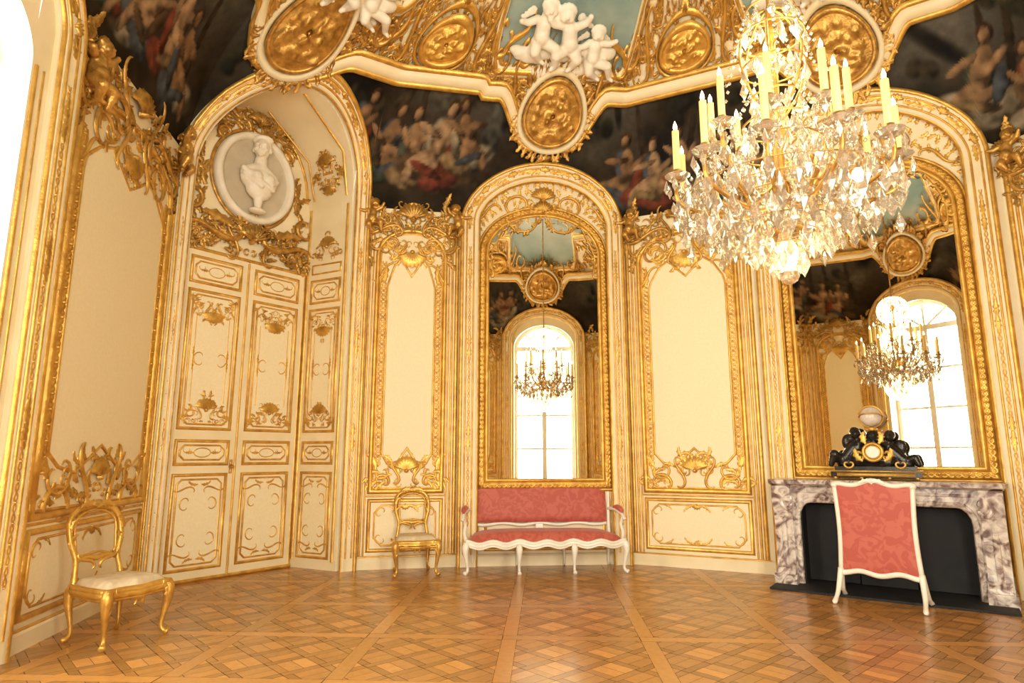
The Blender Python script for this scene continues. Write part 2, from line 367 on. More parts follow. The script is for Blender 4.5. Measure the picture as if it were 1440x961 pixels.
def panel_bay(i,detail=True):
    f=fb(i); W=WID[i]; dz=.15 if i==0 else 0; par=WALL[i]; g=MB(); iv=MB(); h=W/2
    rg=random.Random(100+i)
    for s in (1,-1):
        for k,(o,r) in enumerate(((.05,.028),(.11,.016),(.155,.012))):
            bead(g,f,[(s*(h-o),z) for z in (.16,1,2,3,4.45+dz)],r)
    a=h-.21
    bead(g,f,rect(-a,.22,a,.82),.024,closed=True,hf=1.2)
    b=a-.07
    p=[(-b+.09,.28),(-b,.37),(-b,.67),(-b+.09,.76),(b-.09,.76),(b,.67),(b,.37),(b-.09,.28)]
    bead(g,f,p,.012,closed=True)
    iv.add([f(q[0],q[1],.006) for q in p],[tuple(range(8))])
    for sx in (1,-1):
        for sz in (1,-1):
            ff=(lambda u,z,d,sx=sx,sz=sz:f(sx*u,.52+sz*(z-.52),d))
            scroll(g,ff,b-.04,.72,2.4,.28,.012,k0=1.4,t1=3.2,t2=3.2)
            leaf(g,ff,b-.16,.75,pi,.12,.02,h=.015)
    for zz,fl in ((.27,1),(.77,-1)): 
        shell(g,f,0,zz,pi/2*fl,.07,.02,ribs=5)
        for sg in (1,-1): leaf(g,mirf(f,0) if sg<0 else f,.04,zz+fl*.015,.2*fl,.16,.02,bend=.5*fl,h=.02)
    zb=4.0+dz; bt=.38
    P=arched(a,.93,zb,bt,22); bead(g,f,P,.032,closed=True,hf=1.2); bead(g,f,arched(a-.040,.970,zb,bt-.040,22),.011,closed=True)
    a2=a-.135
    Q=[(-a2,1.40)]+[(-a2,z) for z in (2,3,zb-.42)]+[(-a2+.03,zb-.3),(-a2*.72,zb-.12),(-a2*.45,zb-.02),(-a2*.2,zb-.16),(0,zb-.26)]
    Q=Q+[(-x,z) for x,z in Q[::-1][1:]]+[(a2*.8,1.29),(a2*.5,1.24),(0,1.47),(-a2*.5,1.24),(-a2*.8,1.29)]
    iv.add([f(q[0],q[1],.008) for q in Q[::-1]],[tuple(range(len(Q)))])
    bead(g,f,Q,.016,closed=True,hf=1.2)
    for s in (1,-1):
        chain(g,f,[(s*(a-.088),1.25),(s*(a-.088),zb-.05)],.026,.12,.012)
    crest(g,f,0,zb+.30,a*1.75,.50,rg,14,.035,flip=-1)
    crest(g,f,0,1.0,a*1.95,.42,rg,12,.035)
    for s in (1,-1):
        ff=f if s>0 else mirf(f,0)
        scroll(g,ff,a*.62,1.13,.25,a*.9,.022,k0=-1.2,t1=-3.4,t2=-3.4)
        scroll(g,ff,a*.80,zb-.18,-1.1,.5,.018,k0=-1.2,t1=-3.,t2=3.)
        scroll(g,ff,a*.42,zb+.02,-.3,.45,.016,k0=1.,t1=3.,t2=3.)
        leaf(g,ff,a*.85,1.2,1.4,.25,.04,bend=-.5); leaf(g,ff,a-.1,zb-.1,-1.7,.3,.035,bend=.4)
    trim(g,'gold',par); trim(iv,'ivory',par,False)
    g2=MB(); ztp=zb+bt
    crest(g2,f,0,ztp-.10,W*.98,.56,rg,20,.07,env=1.0)
    for s in (1,-1):
        ff=f if s>0 else mirf(f,0)
        scroll(g2,ff,h*.55,ztp+.02,-.5,h*1.0,.028,k0=-1.2,t1=-3.4,t2=3.3,d=.03)
        scroll(g2,ff,h*.55,ztp-.14,-.6,h*.9,.022,k0=-1.0,t1=-3.4,t2=-3.3,d=.01)
        scroll(g2,ff,h*.90,ztp-.10,1.6,.7,.025,k0=1.2,t1=3.4,t2=-3.3,d=.02)
        for k in range(14):
            leaf(g2,ff,h*.86+rg.uniform(-.12,.1),ztp-.52+k*.07,rg.uniform(.6,2.4),.19,.036,h=.05,bend=rg.uniform(-1,1))
        shell(g2,ff,h*.92,ztp+.20,1.3,.13,.07,d=.02)
    trim(g2,'gold2',par)
    bb=MB(); mould(bb,f,[(-h,.0),(h,.0)],[(0,.0),(0,.035),(.12,.035),(.14,.02),(.15,.0)]); bb.obj('baseboard_%s'%wallnames[i][5:],'cream',par,False)
    gb=MB(); bead(gb,f,[(-h,.145),(0,.145),(h,.145)],.012,d=.012); 
    bead(gb,f,[(-h+.17,.875),(0,.875),(h-.17,.875)],.012); trim(gb,'gold',par)
for i,(t,_) in enumerate(BAYS):
    if t=='panel': panel_bay(i)

def arch_trim(i):
    A=ARCH[i]; f=fb(i); W=WID[i]; par=WALL[i]; cm=MB(); g=MB(); rg=random.Random(300+i)
    am=(A['ao']+A['ai'])/2; bm=(A['bo']+A['bi'])/2; zm=(A['zo']+A['zi'])/2; hw=(A['ao']-A['ai'])/2
    path=arched(am,.0,zm,bm,36)
    mould(cm,f,path,[(-hw,0),(-hw,.10),(-hw*.6,.08),(hw*.6,.08),(hw,.10),(hw,0)])
    bead(g,f,arched(am+hw,0,zm,bm+hw,36),.030,d=.07,hf=1); bead(g,f,arched(am-hw,0,zm,bm-hw,36),.026,d=.07,hf=1)
    bead(g,f,arched(am-hw*.45,.15,zm,bm-hw*.45,36),.012,d=.08); bead(g,f,arched(am+hw*.45,.15,zm,bm+hw*.45,36),.012,d=.08)
    for k in range(7):
        th=pi*(k+.5)/7; x=am*cos(th); z=zm+bm*sin(th); ta=th+pi/2
        shell(g,f,x,z,th,hw*.8,.04,d=.07,ribs=5)
        for s in (1,-1):
            leaf(g,f,x+cos(ta)*s*.07,z+sin(ta)*s*.07,ta if s>0 else ta+pi,.20,.035,bend=.15*s,h=.03,d=.07)
            if hw>.09: scroll(g,f,x+cos(ta)*s*.14,z+sin(ta)*s*.14,ta,.22,.012,k0=s,t1=3*s,t2=3*s,d=.075)
    for s in (1,-1):
        for zz in (1.6,2.8,3.9):
            for q in (1,-1): leaf(g,f,s*am,zz,pi/2*q,.18,.03,bend=0,h=.03,d=.075)
        chain(g,f,[(s*am,.5),(s*am,4.2)],.014,.14,.007,d=.08)
    trim(cm,'cream',par); trim(g,'gold',par)
for i in ARCH: arch_trim(i)

def mirror_bay(i,hw,z0,zs,b):
    f=fb(i); W=WID[i]; par=WALL[i]; A=ARCH[i]; rg=random.Random(500+i)
    m=MB(); P=arched(hw,z0,zs,b,40); m.add([f(p[0],p[1],.035) for p in P],[tuple(range(len(P)))])
    root=m.obj('wall_mirror','mirror',None,False)
    g=MB()
    bead(g,f,P,.026,closed=True,d=.03,hf=1.3)
    P2=arched(hw+.065,z0-.065,zs,b+.065,30); mould(g,f,P2,[(-.04,.01),(-.035,.05),(.035,.05),(.04,.01)],True); chain(g,f,P2,.024,.12,.011,d=.05,closed=True)
    bead(g,f,arched(hw+.125,z0-.125,zs,b+.125,30),.020,closed=True,d=.01,hf=1.4)
    crest(g,f,0,zs+b-.12,hw*1.2,.38,rg,14,.06)
    for s in (1,-1):
        ff=f if s>0 else mirf(f,0)
        gar=[(0.03,zs+b-.02),(hw*.22,zs+b-.22),(hw*.48,zs+b-.23),(hw*.66,zs+b-.1)]
        gp=cat(gar,8); bead(g,ff,gp,.014,d=.045)
        for q in gp[::2]: leaf(g,ff,q[0],q[1],rg.uniform(0,6),.07,.020,h=.03,d=.05,n=4)
        gar=cat([(hw*.66,zs+b-.1),(hw*.85,zs+b-.42),(hw*.93,zs-.05),(hw*.9,zs-.3)],8); bead(g,ff,gar,.012,d=.045)
        for q in gar[::2]: leaf(g,ff,q[0],q[1],rg.uniform(0,6),.07,.018,h=.03,d=.05,n=4)
    g.obj('frame',"gold",root)
    g=MB()
    for k in range(30):
        th=pi*(k+.5)/30; 
        for q in (.2,.5,.8):
            a0=hw+.14; b0=b+.14; x=(a0+(A['ai']-a0)*q)*cos(th); zz=(zs+b0*sin(th))*(1-q)+(A['zi']+A['bi']*sin(th))*q
            if abs(x)<A['ai']: leaf(g,f,x,zz,th+rg.uniform(-.9,.9),.11,.024,bend=rg.uniform(-1,1),h=.03)
    for s in (1,-1):
        ff=f if s>0 else mirf(f,0)
        scroll(g,ff,.42,(zs+b+A['zi']+A['bi'])/2+.02,-.35,.7,.020,k0=-1.,t1=-3.2,t2=-3.2,d=.02)
        scroll(g,ff,.78,zs+.62,-1.0,.5,.018,k0=-1.,t1=-3.2,t2=3.2,d=.02)
        bead(g,ff,[(A['ai']-.035,.2),(A['ai']-.035,zs)],.012)
    shell(g,f,0,zs+b+.22,pi/2,.18,.07,d=.05)
    bead(g,f,rect(-hw,.2,hw,.85),.02,closed=True)
    trim(g,'gold',par)
    bb=MB(); mould(bb,f,[(-W/2,.0),(W/2,.0)],[(0,0),(0,.035),(.12,.035),(.14,.02),(.15,0)]); bb.obj('baseboard_%s'%wallnames[i][5:],'cream',par,False)
mirror_bay(3,.77,1.06,4.12,.56)
mirror_bay(5,.86,1.24,4.10,.64)
def blank(i):
    f=fb(i); g=MB(); bead(g,f,arched(.75,.95,4.1,.5,24),.026,closed=True); chain(g,f,arched(.68,1.02,4.1,.43,24),.02,.13,.008,closed=True)
    bead(g,f,rect(-.75,.2,.75,.82),.02,closed=True); crest(g,f,0,4.0,1.2,.5,random.Random(5),12,.05); crest(g,f,0,1.05,1.1,.4,random.Random(6),12,.05)
    trim(g,'gold',WALL[i])
blank(7)

wn=[0]
def window_bay(i):
    f=fb(i); wn[0]+=1; a,b,zs=hole(i); par=WALL[i]
    rv=MB(); P=arched(a,.0,zs,b,30); mould(rv,f,P,[(0,.0),(0,-.45)]); trim(rv,'white',par)
    w=MB(); g=(lambda u,z,d:f(u,z,d-.30))
    mould(w,g,arched(a-.03,.03,zs,b-.03,30),[(-.06,-.03),(-.06,.03),(.06,.03),(.06,-.03),(-.06,-.03)],True)
    box(w,g,-.06,.06,.0,zs,-.03,.05); box(w,g,-a,a,zs-.06,zs+.06,-.03,.05); box(w,g,-a,a,.0,.12,-.03,.04); box(w,g,-a,a,.12,.75,-.01,.02)
    for zz in (1.55,2.45,3.35): box(w,g,-a,a,zz-.025,zz+.025,-.02,.025)
    for th in (pi*.25,pi*.5,pi*.75):
        mould(w,g,[(0,zs),(a*cos(th),zs+b*sin(th))],[(-.025,0),(-.025,.03),(.025,.03),(.025,0)])
    o=w.obj('window_%d'%wn[0],'white',None,False)
    if i==15:
        gg=MB()
        for s in (1,-1):
            ff=f if s>0 else mirf(f,0)
            bead(gg,ff,[(.76,.2),(.76,2),(.76,4.2)],.018)
            bead(gg,ff,[(.84,.2),(.84,2),(.84,4.2)],.010)
        trim(gg,'gold',par)
    return o
for i in (10,12,15): window_bay(i)

# ------------------------------------------------------------------ door niche
A=ARCH[1]; fo=fb(1); ai,bi,zi=hole(1)
D1=(-3.83,7.10); D2=(-2.82,8.42); pr=fo(ai,1,0); A2=(pr[0],pr[1])
fd,LD=flat(D1,D2); fj,LJ=flat(D2,A2)
par=WALL[1]
def Opt(th): return Vector(fo(ai*cos(th),zi+bi*sin(th),0))
hb=LD/2; bb_=1.02
def Bpt(th): return Vector(fd(hb*cos(th),zi+bb_*sin(th),0))
nv=MB(); rows=[]
prof=[(None,z,1) for z in (0,1,2,3,4)]+[(pi*k/30,0,0) for k in range(31)]+[(None,z,-1) for z in (4,3,2,1,0)]
for th,z,sg in prof:
    if th is None: o=Vector(fo(ai*sg,z,0)); b=Vector(fd(hb*sg,z,0))
    else: o=Opt(th); b=Bpt(th)
    rows.append([o.lerp(b,q/6) for q in range(7)])
vs=[p for r in rows for p in r]; nv.add(vs,[(k*7+q,k*7+q+1,(k+1)*7+q+1,(k+1)*7+q) for k in range(len(rows)-1) for q in range(6)])
trim(nv,'cream',par)
ty=MB(); us=[-hb*cos(pi*k/30) for k in range(31)]; vs=[]
for u in us:
    for r in range(9):
        zt=zi+bb_*sqrt(max(0,1-(u/hb)**2)); vs.append(fd(u,3.78+(zt-3.78)*r/8,0))
ty.add(vs,[(k*9+r,k*9+r+1,k*9+r+10,k*9+r+9) for k in range(30) for r in range(8)]); trim(ty,'cream',par)
def fpanel(g,iv,f,u0,u1,z0,z1,rg,orn=True,r=.018):
    bead(g,f,rect(u0,z0,u1,z1),r,closed=True,hf=1.2)
    w=u1-u0; h=z1-z0; m=min(.05,w*.12); c=(u0+u1)/2
    a0,a1,b0,b1=u0+m,u1-m,z0+m,z1-m; e=min(.05,w*.1)
    P=[(a0+e,b0),(a0,b0+e),(a0,b1-e),(a0+e,b1),(a1-e,b1),(a1,b1-e),(a1,b0+e),(a1-e,b0)]
    bead(g,f,P,r*.65,closed=True); iv.add([f(p[0],p[1],.005) for p in P],[tuple(range(8))])
    if h>1.2:
        crest(g,f,c,z0+m+.02,w*.85,.32,rg,10,.022); crest(g,f,c,z1-m-.02,w*.85,.34,rg,10,.022,flip=-1)
        for s in (1,-1):
            ff=f if s>0 else mirf(f,c)
            bead(g,ff,[(a1-.055,z0+.3),(a1-.055,z0+h*.42)],.008); bead(g,ff,[(a1-.055,z0+h*.58),(a1-.055,z1-.3)],.008)
            scroll(g,ff,a1-.06,z0+h*.5,pi/2,.34,.010,k0=1.2,t1=3,t2=3); leaf(g,ff,a1-.05,z0+h*.5,pi/2,.14,.02,bend=0,h=.015); leaf(g,ff,a1-.05,z0+h*.5,-pi/2,.14,.02,bend=0,h=.015)
    elif h>.5:
        for sz in (1,-1):
            for s in (1,-1):
                ff=(lambda u,z,d,s=s,sz=sz:f(c+s*u,(z0+z1)/2+sz*z,d))
                scroll(g,ff,w*.26,h*.36,-.4,w*.5,.012,k0=-1.2,t1=-3,t2=3); leaf(g,ff,.02,h*.40,-.2,w*.2,.02,h=.015)
                scroll(g,ff,w*.34,h*.20,-1.4,.3,.010,k0=-1.2,t1=-3,t2=-3)
    else:
        bead(g,f,[(c+ w*.16*cos(2*pi*k/16),(z0+z1)/2+h*.2*sin(2*pi*k/16)) for k in range(16)],.008,closed=True)
        for s in (1,-1):
            ff=f if s>0 else mirf(f,c); leaf(g,ff,c+w*.17,(z0+z1)/2,0,w*.15,.022,bend=0,h=.015); scroll(g,ff,c+w*.3,(z0+z1)/2,0,w*.25,.008,k0=1.,t1=2.6,t2=2.6)
DIV=((.14,1.16),(1.28,1.54),(1.68,3.28),(3.38,3.68))
rg=random.Random(77)
for k,s in enumerate((-1,1)):
    d=MB(); g=MB(); iv=MB(); u0=0.01 if s>0 else -hb+.035; u1=hb-.035 if s>0 else -.01
    box(d,fd,u0,u1,.01,3.76,-.02,.04)
    fdd=(lambda u,z,dd:fd(u,z,dd+.04))
    for a_,b_ in DIV: fpanel(g,iv,fdd,u0+.09,u1-.09,a_,b_,rg)
    o=d.obj('door_%d'%(k+1),'cream',None,False); g.obj('gilding','gold',o); iv.obj('fields','ivory',o,False)
    if s<0: 
        hn=MB(); bead(hn,fd,[(-.05,1.17),(-.05,1.33)],.018,d=.04); hn.add(*boss(fd,-.05,1.25,.03,.06,.05)); hn.obj('handle','gold2',o)
g=MB(); iv=MB()
for a_,b_ in DIV: fpanel(g,iv,fj,-LJ/2+.14,LJ/2-.14,a_,b_,rg,r=.017)
for s in (1,-1):
    bead(g,fj,[(s*(LJ/2-.06),z) for z in (.1,1,2,3,4.7)],.020)
bead(g,fj,rect(-LJ/2+.14,3.78,LJ/2-.14,3.9),.012,closed=True)
crest(g,fj,0,3.98,LJ*.6,.35,rg,8,.03)
for z in (.02,3.78):
    bead(g,fd,[(-hb,z),(0,z),(hb,z)],.024,d=.03)
for s in (-1,1): bead(g,fd,[(s*(hb-.02),z) for z in (0,1,2,3,3.78)],.024,d=.02)
bead(g,fd,[(0,z) for z in (.02,1,2,3,3.74)],.014,d=.04)
def fs_(u,h,d):
    th=max(0.02,h/1.05); o=Opt(th); b=Bpt(th); p=o.lerp(b,.5+u/.9)
    cen=Vector(fo(0,zi,0)); n=(cen-p).normalized(); return tuple(p+n*d)
crest(g,fs_,0,.30,.55,.4,rg,10,.05); crest(g,fs_,0,.34,.45,.3,rg,8,.05,flip=-1)
bead(g,fs_,[(-.33,.0),(-.33,.6),(-.33,1.6)],.016); bead(g,fs_,[(.33,.0),(.33,.6),(.33,1.6)],.016)
bead(g,lambda u,z,d:fd(u,z,d),[((hb-.03)*cos(pi*k/30),zi+(bb_-.03)*sin(pi*k/30)) for k in range(31)],.022)
trim(g,'gold',par); trim(iv,'ivory',par,False)
mz=4.88; ma,mbv=.51,.57
ring_p=[(ma*cos(2*pi*k/48),mz+mbv*sin(2*pi*k/48)) for k in range(48)]
md=MB(); md.add([fd(p[0],p[1],.03) for p in ring_p],[tuple(range(48))])
root=md.obj('portrait_medallion','disc',None,False)
fr=MB(); mould(fr,fd,ring_p,[(-.03,.02),(-.03,.09),(.01,.11),(.05,.09),(.06,.0)],True); fr.obj('rim','stucco',root)
g=MB(); bead(g,fd,[(x*1.12,mz+(z-mz)*1.12) for x,z in ring_p],.024,closed=True,d=.01)
crest(g,fd,0,mz+.55,1.05,.42,rg,20,.08)
crest(g,fd,0,3.80,hb*2.0,.52,rg,34,.11,env=2.2)
for s in (1,-1):
    ff=fd if s>0 else mirf(fd,0)
    scroll(g,ff,.45,4.02,.35,.95,.040,k0=1.2,t1=3.4,t2=-3.3,d=.06); scroll(g,ff,.66,4.36,1.9,.6,.028,k0=-1.2,t1=-3.4,t2=-3.3,d=.03)
    leaf(g,ff,.62,4.6,1.3,.35,.05,bend=.5,h=.05); leaf(g,ff,.52,5.25,1.9,.3,.045,bend=.5,h=.05); leaf(g,ff,.3,4.15,.6,.4,.06,bend=-.5,h=.07,d=.06)
    scroll(g,ff,.5,5.4,2.3,.4,.022,k0=1.2,t1=3.4,t2=3.3,d=.03)
    for q in range(12): leaf(g,ff,.68+rg.uniform(-.08,.04),3.95+q*.09,rg.uniform(.8,2.2),.2,.035,h=.05,bend=rg.uniform(-1,1))
trim(g,'gold2',par)
def basis(f,u,z,d):
    o=Vector(f(u,z,d)); ex=(Vector(f(u+.01,z,d))-Vector(f(u-.01,z,d))).normalized(); ey=(Vector(f(u,z,d+.01))-o).normalized(); ez=ex.cross(ey)
    if ez.z<0: ez=-ez
    ez=(ez-ey*ez.dot(ey)).normalized()
    return Matrix((( ex.x,ey.x,ez.x,o.x),(ex.y,ey.y,ez.y,o.y),(ex.z,ey.z,ez.z,o.z),(0,0,0,1)))
V=Vector
# portrait bust: x right, y outward, z up; head turned to one side
caps=[((-.13,.07,.015),.055,(.0,.07,.075),.07),((.13,.07,.015),.055,(.0,.07,.075),.07),
      ((0,.07,.05),.064,(0,.085,.17),.052),((0,.08,-.20),.045,(0,.08,-.29),.032),
      ((-.17,.10,.03),.024,(-.04,.165,-.07),.024),((-.04,.165,-.07),.024,(.10,.15,-.12),.020),((-.16,.10,-.02),.020,(-.02,.165,-.12),.020),((.17,.09,.0),.022,(.08,.16,-.08),.020)]
hd=Matrix.Rotation(.7,3,'Z')
def H(x,y,z): return tuple(V((0,.09,.275))+hd@V((x,y,z)))
balls=[((0,.07,-.03),.15,(1.22,.62,.82)),((0,.08,-.11),.125,(1.05,.62,.95)),((0,.08,-.33),.075,(1.1,.8,.35)),((-.06,.13,-.03),.06),((.06,.13,-.03),.06),
  (H(0,.0,.0),.084,(.84,1.0,1.20),hd),(H(0,-.035,.035),.090,(.92,1.0,.95),hd),(H(0,.05,-.055),.048,(.95,.9,.8),hd),(H(0,.088,-.006),.012,(.8,1.5,2.2),hd),(H(0,.096,-.022),.013,(1,1.1,.8),hd),
  (H(0,.080,-.050),.016,(1.4,.8,.45),hd),(H(0,.078,-.062),.014,(1.2,.8,.5),hd),(H(0,.070,-.086),.024,(1,.8,.8),hd),(H(-.03,.070,.020),.022,(1.2,.6,.35),hd),(H(.03,.070,.020),.022,(1.2,.6,.35),hd),(H(-.036,.055,-.03),.026,(1,.8,1),hd),(H(.036,.055,-.03),.026,(1,.8,1),hd),
  (H(-.078,-.01,-.01),.02,(.5,1,1.4),hd),(H(.078,-.01,-.01),.02,(.5,1,1.4),hd),(H(0,-.10,.03),.05,(1,1,1),hd)]
for k in range(9):
    a=-1.5+3.0*k/8; balls.append((H(.066*sin(a),-.015+.045*cos(a),.088+.012*cos(a)),.030,(1,1,.8),hd))
blob('bust',caps,balls,'stucco',root,basis(fd,.0,mz+.0,.02)@Matrix.Scale(1.38,4),.010,1)

# ------------------------------------------------------------------ upper zone
def mkfigs(rg,span):
    F=[]
    flesh=[(.36,.21,.10),(.44,.27,.14),(.28,.155,.07)]; cloth=[(.20,.05,.025),(.08,.09,.10),(.26,.17,.075),(.11,.065,.03),(.34,.27,.17),(.07,.08,.05)]
    for k in range(5): F.append((rg.uniform(-span,span),rg.uniform(.9,1.5),rg.uniform(.3,.6),rg.uniform(.12,.25),rg.uniform(0,3),rg.choice([(.09,.085,.065),(.105,.09,.06),(.012,.009,.006)]),1.))
    for k in range(3):
        x=rg.uniform(-span,span); F.append((x,1.0,.05,.55,rg.uniform(-.3,.3),(.04,.026,.014),.5))
    for k in range(10): F.append((rg.uniform(-span,span),rg.uniform(.9,1.5),rg.uniform(.1,.25),rg.uniform(.06,.14),rg.uniform(0,3),rg.choice([(.045,.04,.02),(.02,.018,.01),(.06,.045,.022)]),.8))
    for k in range(5): F.append((rg.uniform(-span,span),rg.uniform(.15,.5),rg.uniform(.3,.5),.10,rg.uniform(-.3,.3),rg.choice([(.06,.036,.016),(.03,.02,.01),(.09,.055,.025)]),.8))
    n=5
    for q in range(n):
        x=(-.8+1.6*q/(n-1))*span*.62+rg.uniform(-.08,.08); y=rg.uniform(.62,.90); t=rg.uniform(-.5,.5); fl=rg.choice(flesh); s=rg.choice((-1,1)); z=rg.uniform(1.05,1.35)
        E=[(s*.18,-.26,.28,.14,t*.5,rg.choice(cloth),.4),(-s*.05,-.36,.24,.12,-t,rg.choice(cloth),.4),(s*.02,-.02,.13,.21,t+.3,rg.choice(cloth),.4),
           (0,0,.085,.19,t,fl,.2),(s*.15,-.17,.20,.07,-s*.5,fl,.2),(s*.29,-.33,.05,.17,s*.3,fl,.2),(s*.08,-.22,.19,.065,-s*.25,fl,.2),
           (s*.13,.07,.15,.038,s*rg.uniform(-.7,.7),fl,.2),(-s*.11,.02,.14,.038,-s*rg.uniform(.2,1.2),fl,.2),
           (s*.10,-.28,.20,.05,.4*s,rg.choice(cloth),.3),(-s*.10,-.16,.06,.17,.4*s,rg.choice(cloth),.3)]
        hx=-sin(t)*.24; hy=cos(t)*.25
        E+=[(hx,hy+.02,.07,.075,0,(.06,.03,.012),.3),(hx+s*.012,hy,.048,.062,t,fl,.2)]
        for e in E: F.append((x+e[0]*z,y+e[1]*z,e[2]*z,e[3]*z,e[4],e[5],e[6]))
    return F
def pcol(F,x,y,seed):
    nz=noise.fractal(V((x*2.3+seed,y*2.3,seed)),1,2,4); c=[.024+.018*nz,.016+.012*nz,.008+.008*nz]
    sk_=max(0,y-.7)*max(0,.35+.6*noise.noise(V((x*.9+seed*2,y*1.2,3.3))))*.14; c=[c[0]+sk_*1.0,c[1]+sk_*.97,c[2]+sk_*.78]
    for cx,cy,a,b,r,col,so in F:
        dx=x-cx;dy=y-cy
        if abs(dx)>.8 or abs(dy)>.8: continue
        p=(dx*cos(r)+dy*sin(r))/a;q=(-dx*sin(r)+dy*cos(r))/b; e=p*p+q*q
        if e<1.2:
            al=sm((1.15-e)/(.15+so)); sh=max(.12,.60+.42*(dy/ max(a,b))-.35*(dx/max(a,b))-.3*e+ .45*noise.noise(V((x*11,y*11,seed))))
            for k in range(3): c[k]=c[k]*(1-al)+col[k]*sh*al
    return [max(.003,v) for v in c]
for k in range(len(ARC)):
    s0=ARC[k][0]; s1=ARC[(k+1)%len(ARC)][0]
    if s1<s0: s1+=TOT
    mid=(s0+s1)/2; near_cam=ARC[k][1] in (15,1,3,5)
    st=.022 if near_cam else .06; nc=int((s1-s0)/st); nr=72 if near_cam else 30
    F=mkfigs(random.Random(40+k*3),(s1-s0)/2*.75); mb=MB()
    for a in range(nc+1):
        s=s0+(s1-s0)*a/nc; zb=ztop(s)-.12; zt=zc(s)+.04
        for r in range(nr+1):
            z=zb+(zt-zb)*r/nr; mb.v.append(ring(s,z,-.012)); mb.c.append(pcol(F,s-mid,z-4.6-(.25 if k in(0,len(ARC)-1) else 0),k*7.3))
    mb.f=[(a*(nr+1)+r,a*(nr+1)+r+1,(a+1)*(nr+1)+r+1,(a+1)*(nr+1)+r) for a in range(nc) for r in range(nr)]
    mb.obj('painting','paint',None,True,True)
NC=int(TOT/.07); fz=MB(); sk=MB()
for a in range(NC):
    s=TOT*a/NC; z0=zc(s); z1=zf(s)
    for r in range(9): fz.v.append(ring(s,z0+(z1-z0)*r/8,0))
    for r in range(15): sk.v.append(ring(s,z1+(ZT-z1)*sin(pi/2*r/14),0))
for a in range(NC):
    b=(a+1)%NC
    fz.f+=[(a*9+r,a*9+r+1,b*9+r+1,b*9+r) for r in range(8)]; sk.f+=[(a*15+r,a*15+r+1,b*15+r+1,b*15+r) for r in range(14)]
ceil=sk.obj('ceiling','sky'); fz.obj('frieze','cream',ceil)
cm=MB(); g=MB(); g2=MB()
SP=[(TOT*a/NC,zc(TOT*a/NC)) for a in range(NC)]
def ringm(mb,path,prof,d=0):
    ns=[]; n=len(path); m=len(prof)
    for i in range(n):
        a=path[i-1]; b=path[(i+1)%n]; dx=(b[0]-a[0]+TOT/2)%TOT-TOT/2; dz=b[1]-a[1]; l=hypot(dx,dz); ns.append((-dz/l,dx/l))
    vs=[ring(p[0]+q[0]*la,p[1]+q[1]*la,d+de) for p,q in zip(path,ns) for la,de in prof]
    mb.add(vs,[(i*m+j,i*m+j+1,((i+1)%n)*m+j+1,((i+1)%n)*m+j) for i in range(n) for j in range(m-1)])
ringm(cm,SP,[(-.055,-.02),(-.055,.09),(.0,.11),(.06,.10),(.07,0)])
def hs(r): return [(a*r,b*r) for a,b in HALF4]
for off,r in ((-.06,.030),(.075,.028)):
    ringm(g,SP,[(a+off,b) for a,b in hs(r)],.08)
SF=[(TOT*a/NC,zf(TOT*a/NC)) for a in range(NC)]
ringm(cm,SF,[(-.05,0),(-.04,.06),(.04,.06),(.05,0)]); ringm(g,SF,hs(.03),.05); ringm(g,SF,[(a-.08,b) for a,b in hs(.018)],.0)
rg=random.Random(9)
def medal(g,f,x,z,ru,rz,d=.12,seed=1):
    q=random.Random(seed); G=[(q.uniform(-.75,.75),q.uniform(-.75,.75),q.uniform(.09,.2),q.uniform(.4,1)) for _ in range(45)]
    nr,na=16,44; vs=[f(x,z,d+.05)]
    def hgt(a,b):
        return .03*(1-(a*a+b*b))+.07*max([g_[3]*exp(-((a-g_[0])**2+(b-g_[1])**2)/(g_[2]*.6)**2) for g_ in G])
    for r in range(1,nr+1):
        for j in range(na):
            a=r/nr*cos(2*pi*j/na); b=r/nr*sin(2*pi*j/na); vs.append(f(x+a*ru,z+b*rz,d+hgt(a,b)))
    fs=[(0,1+j,1+(j+1)%na) for j in range(na)]+[(1+(r-1)*na+j,1+(r-1)*na+(j+1)%na,1+r*na+(j+1)%na,1+r*na+j) for r in range(1,nr) for j in range(na)]
    g.add(vs,fs)
    E=[(x+ru*cos(2*pi*k/40),z+rz*sin(2*pi*k/40)) for k in range(40)]
    bead(g,f,E,.03,closed=True,d=d,hf=1.4)
    return [(x+(ru+.07)*cos(2*pi*k/40),z+(rz+.07)*sin(2*pi*k/40)) for k in range(40)]
for c,i in ARC:
    lo=ARCH[i]['lo']; f=(lambda u,z,d,c=c:ring(c+u,z,d)); z0=lo+.33
    E=medal(g2,f,0,z0,.42,.34,.14,i+3)
    mould(cm,f,E,[(-.035,.02),(-.03,.15),(.03,.13),(.04,.02)],True)
    for q in range(40):
        a=2*pi*q/40; leaf(g2,f,(.52)*cos(a),z0+.44*sin(a),a+rg.uniform(-.7,.7),.15,.036,bend=rg.uniform(-1,1),h=.06,d=.08,n=5)
    crest(g2,f,0,z0+.36,1.2,.22,random.Random(i),20,.07); crest(g2,f,0,z0-.36,.6,.20,random.Random(i+50),10,.07,flip=-1)
    for s in (1,-1):
        ff=(lambda u,z,d,s=s,c=c:ring(c+s*u,z,d))
        scroll(g2,ff,.66,z0+.26,1.2,.5,.030,k0=-1.2,t1=-3.4,t2=3.3,d=.06); scroll(g2,ff,1.0,zc(c+s*1.0)+.16,.1,.6,.026,k0=1.2,t1=3.4,t2=3.3,d=.05)
        for q in range(26):
            u=rg.uniform(.45,1.25); za=zc(c+s*u)+.12; zb_=max(za+.02,zf(c+s*u)-.05)
            leaf(g2,ff,u,rg.uniform(za,zb_),rg.uniform(0,6),.17,.032,bend=rg.uniform(-1,1),h=.05,d=.03)
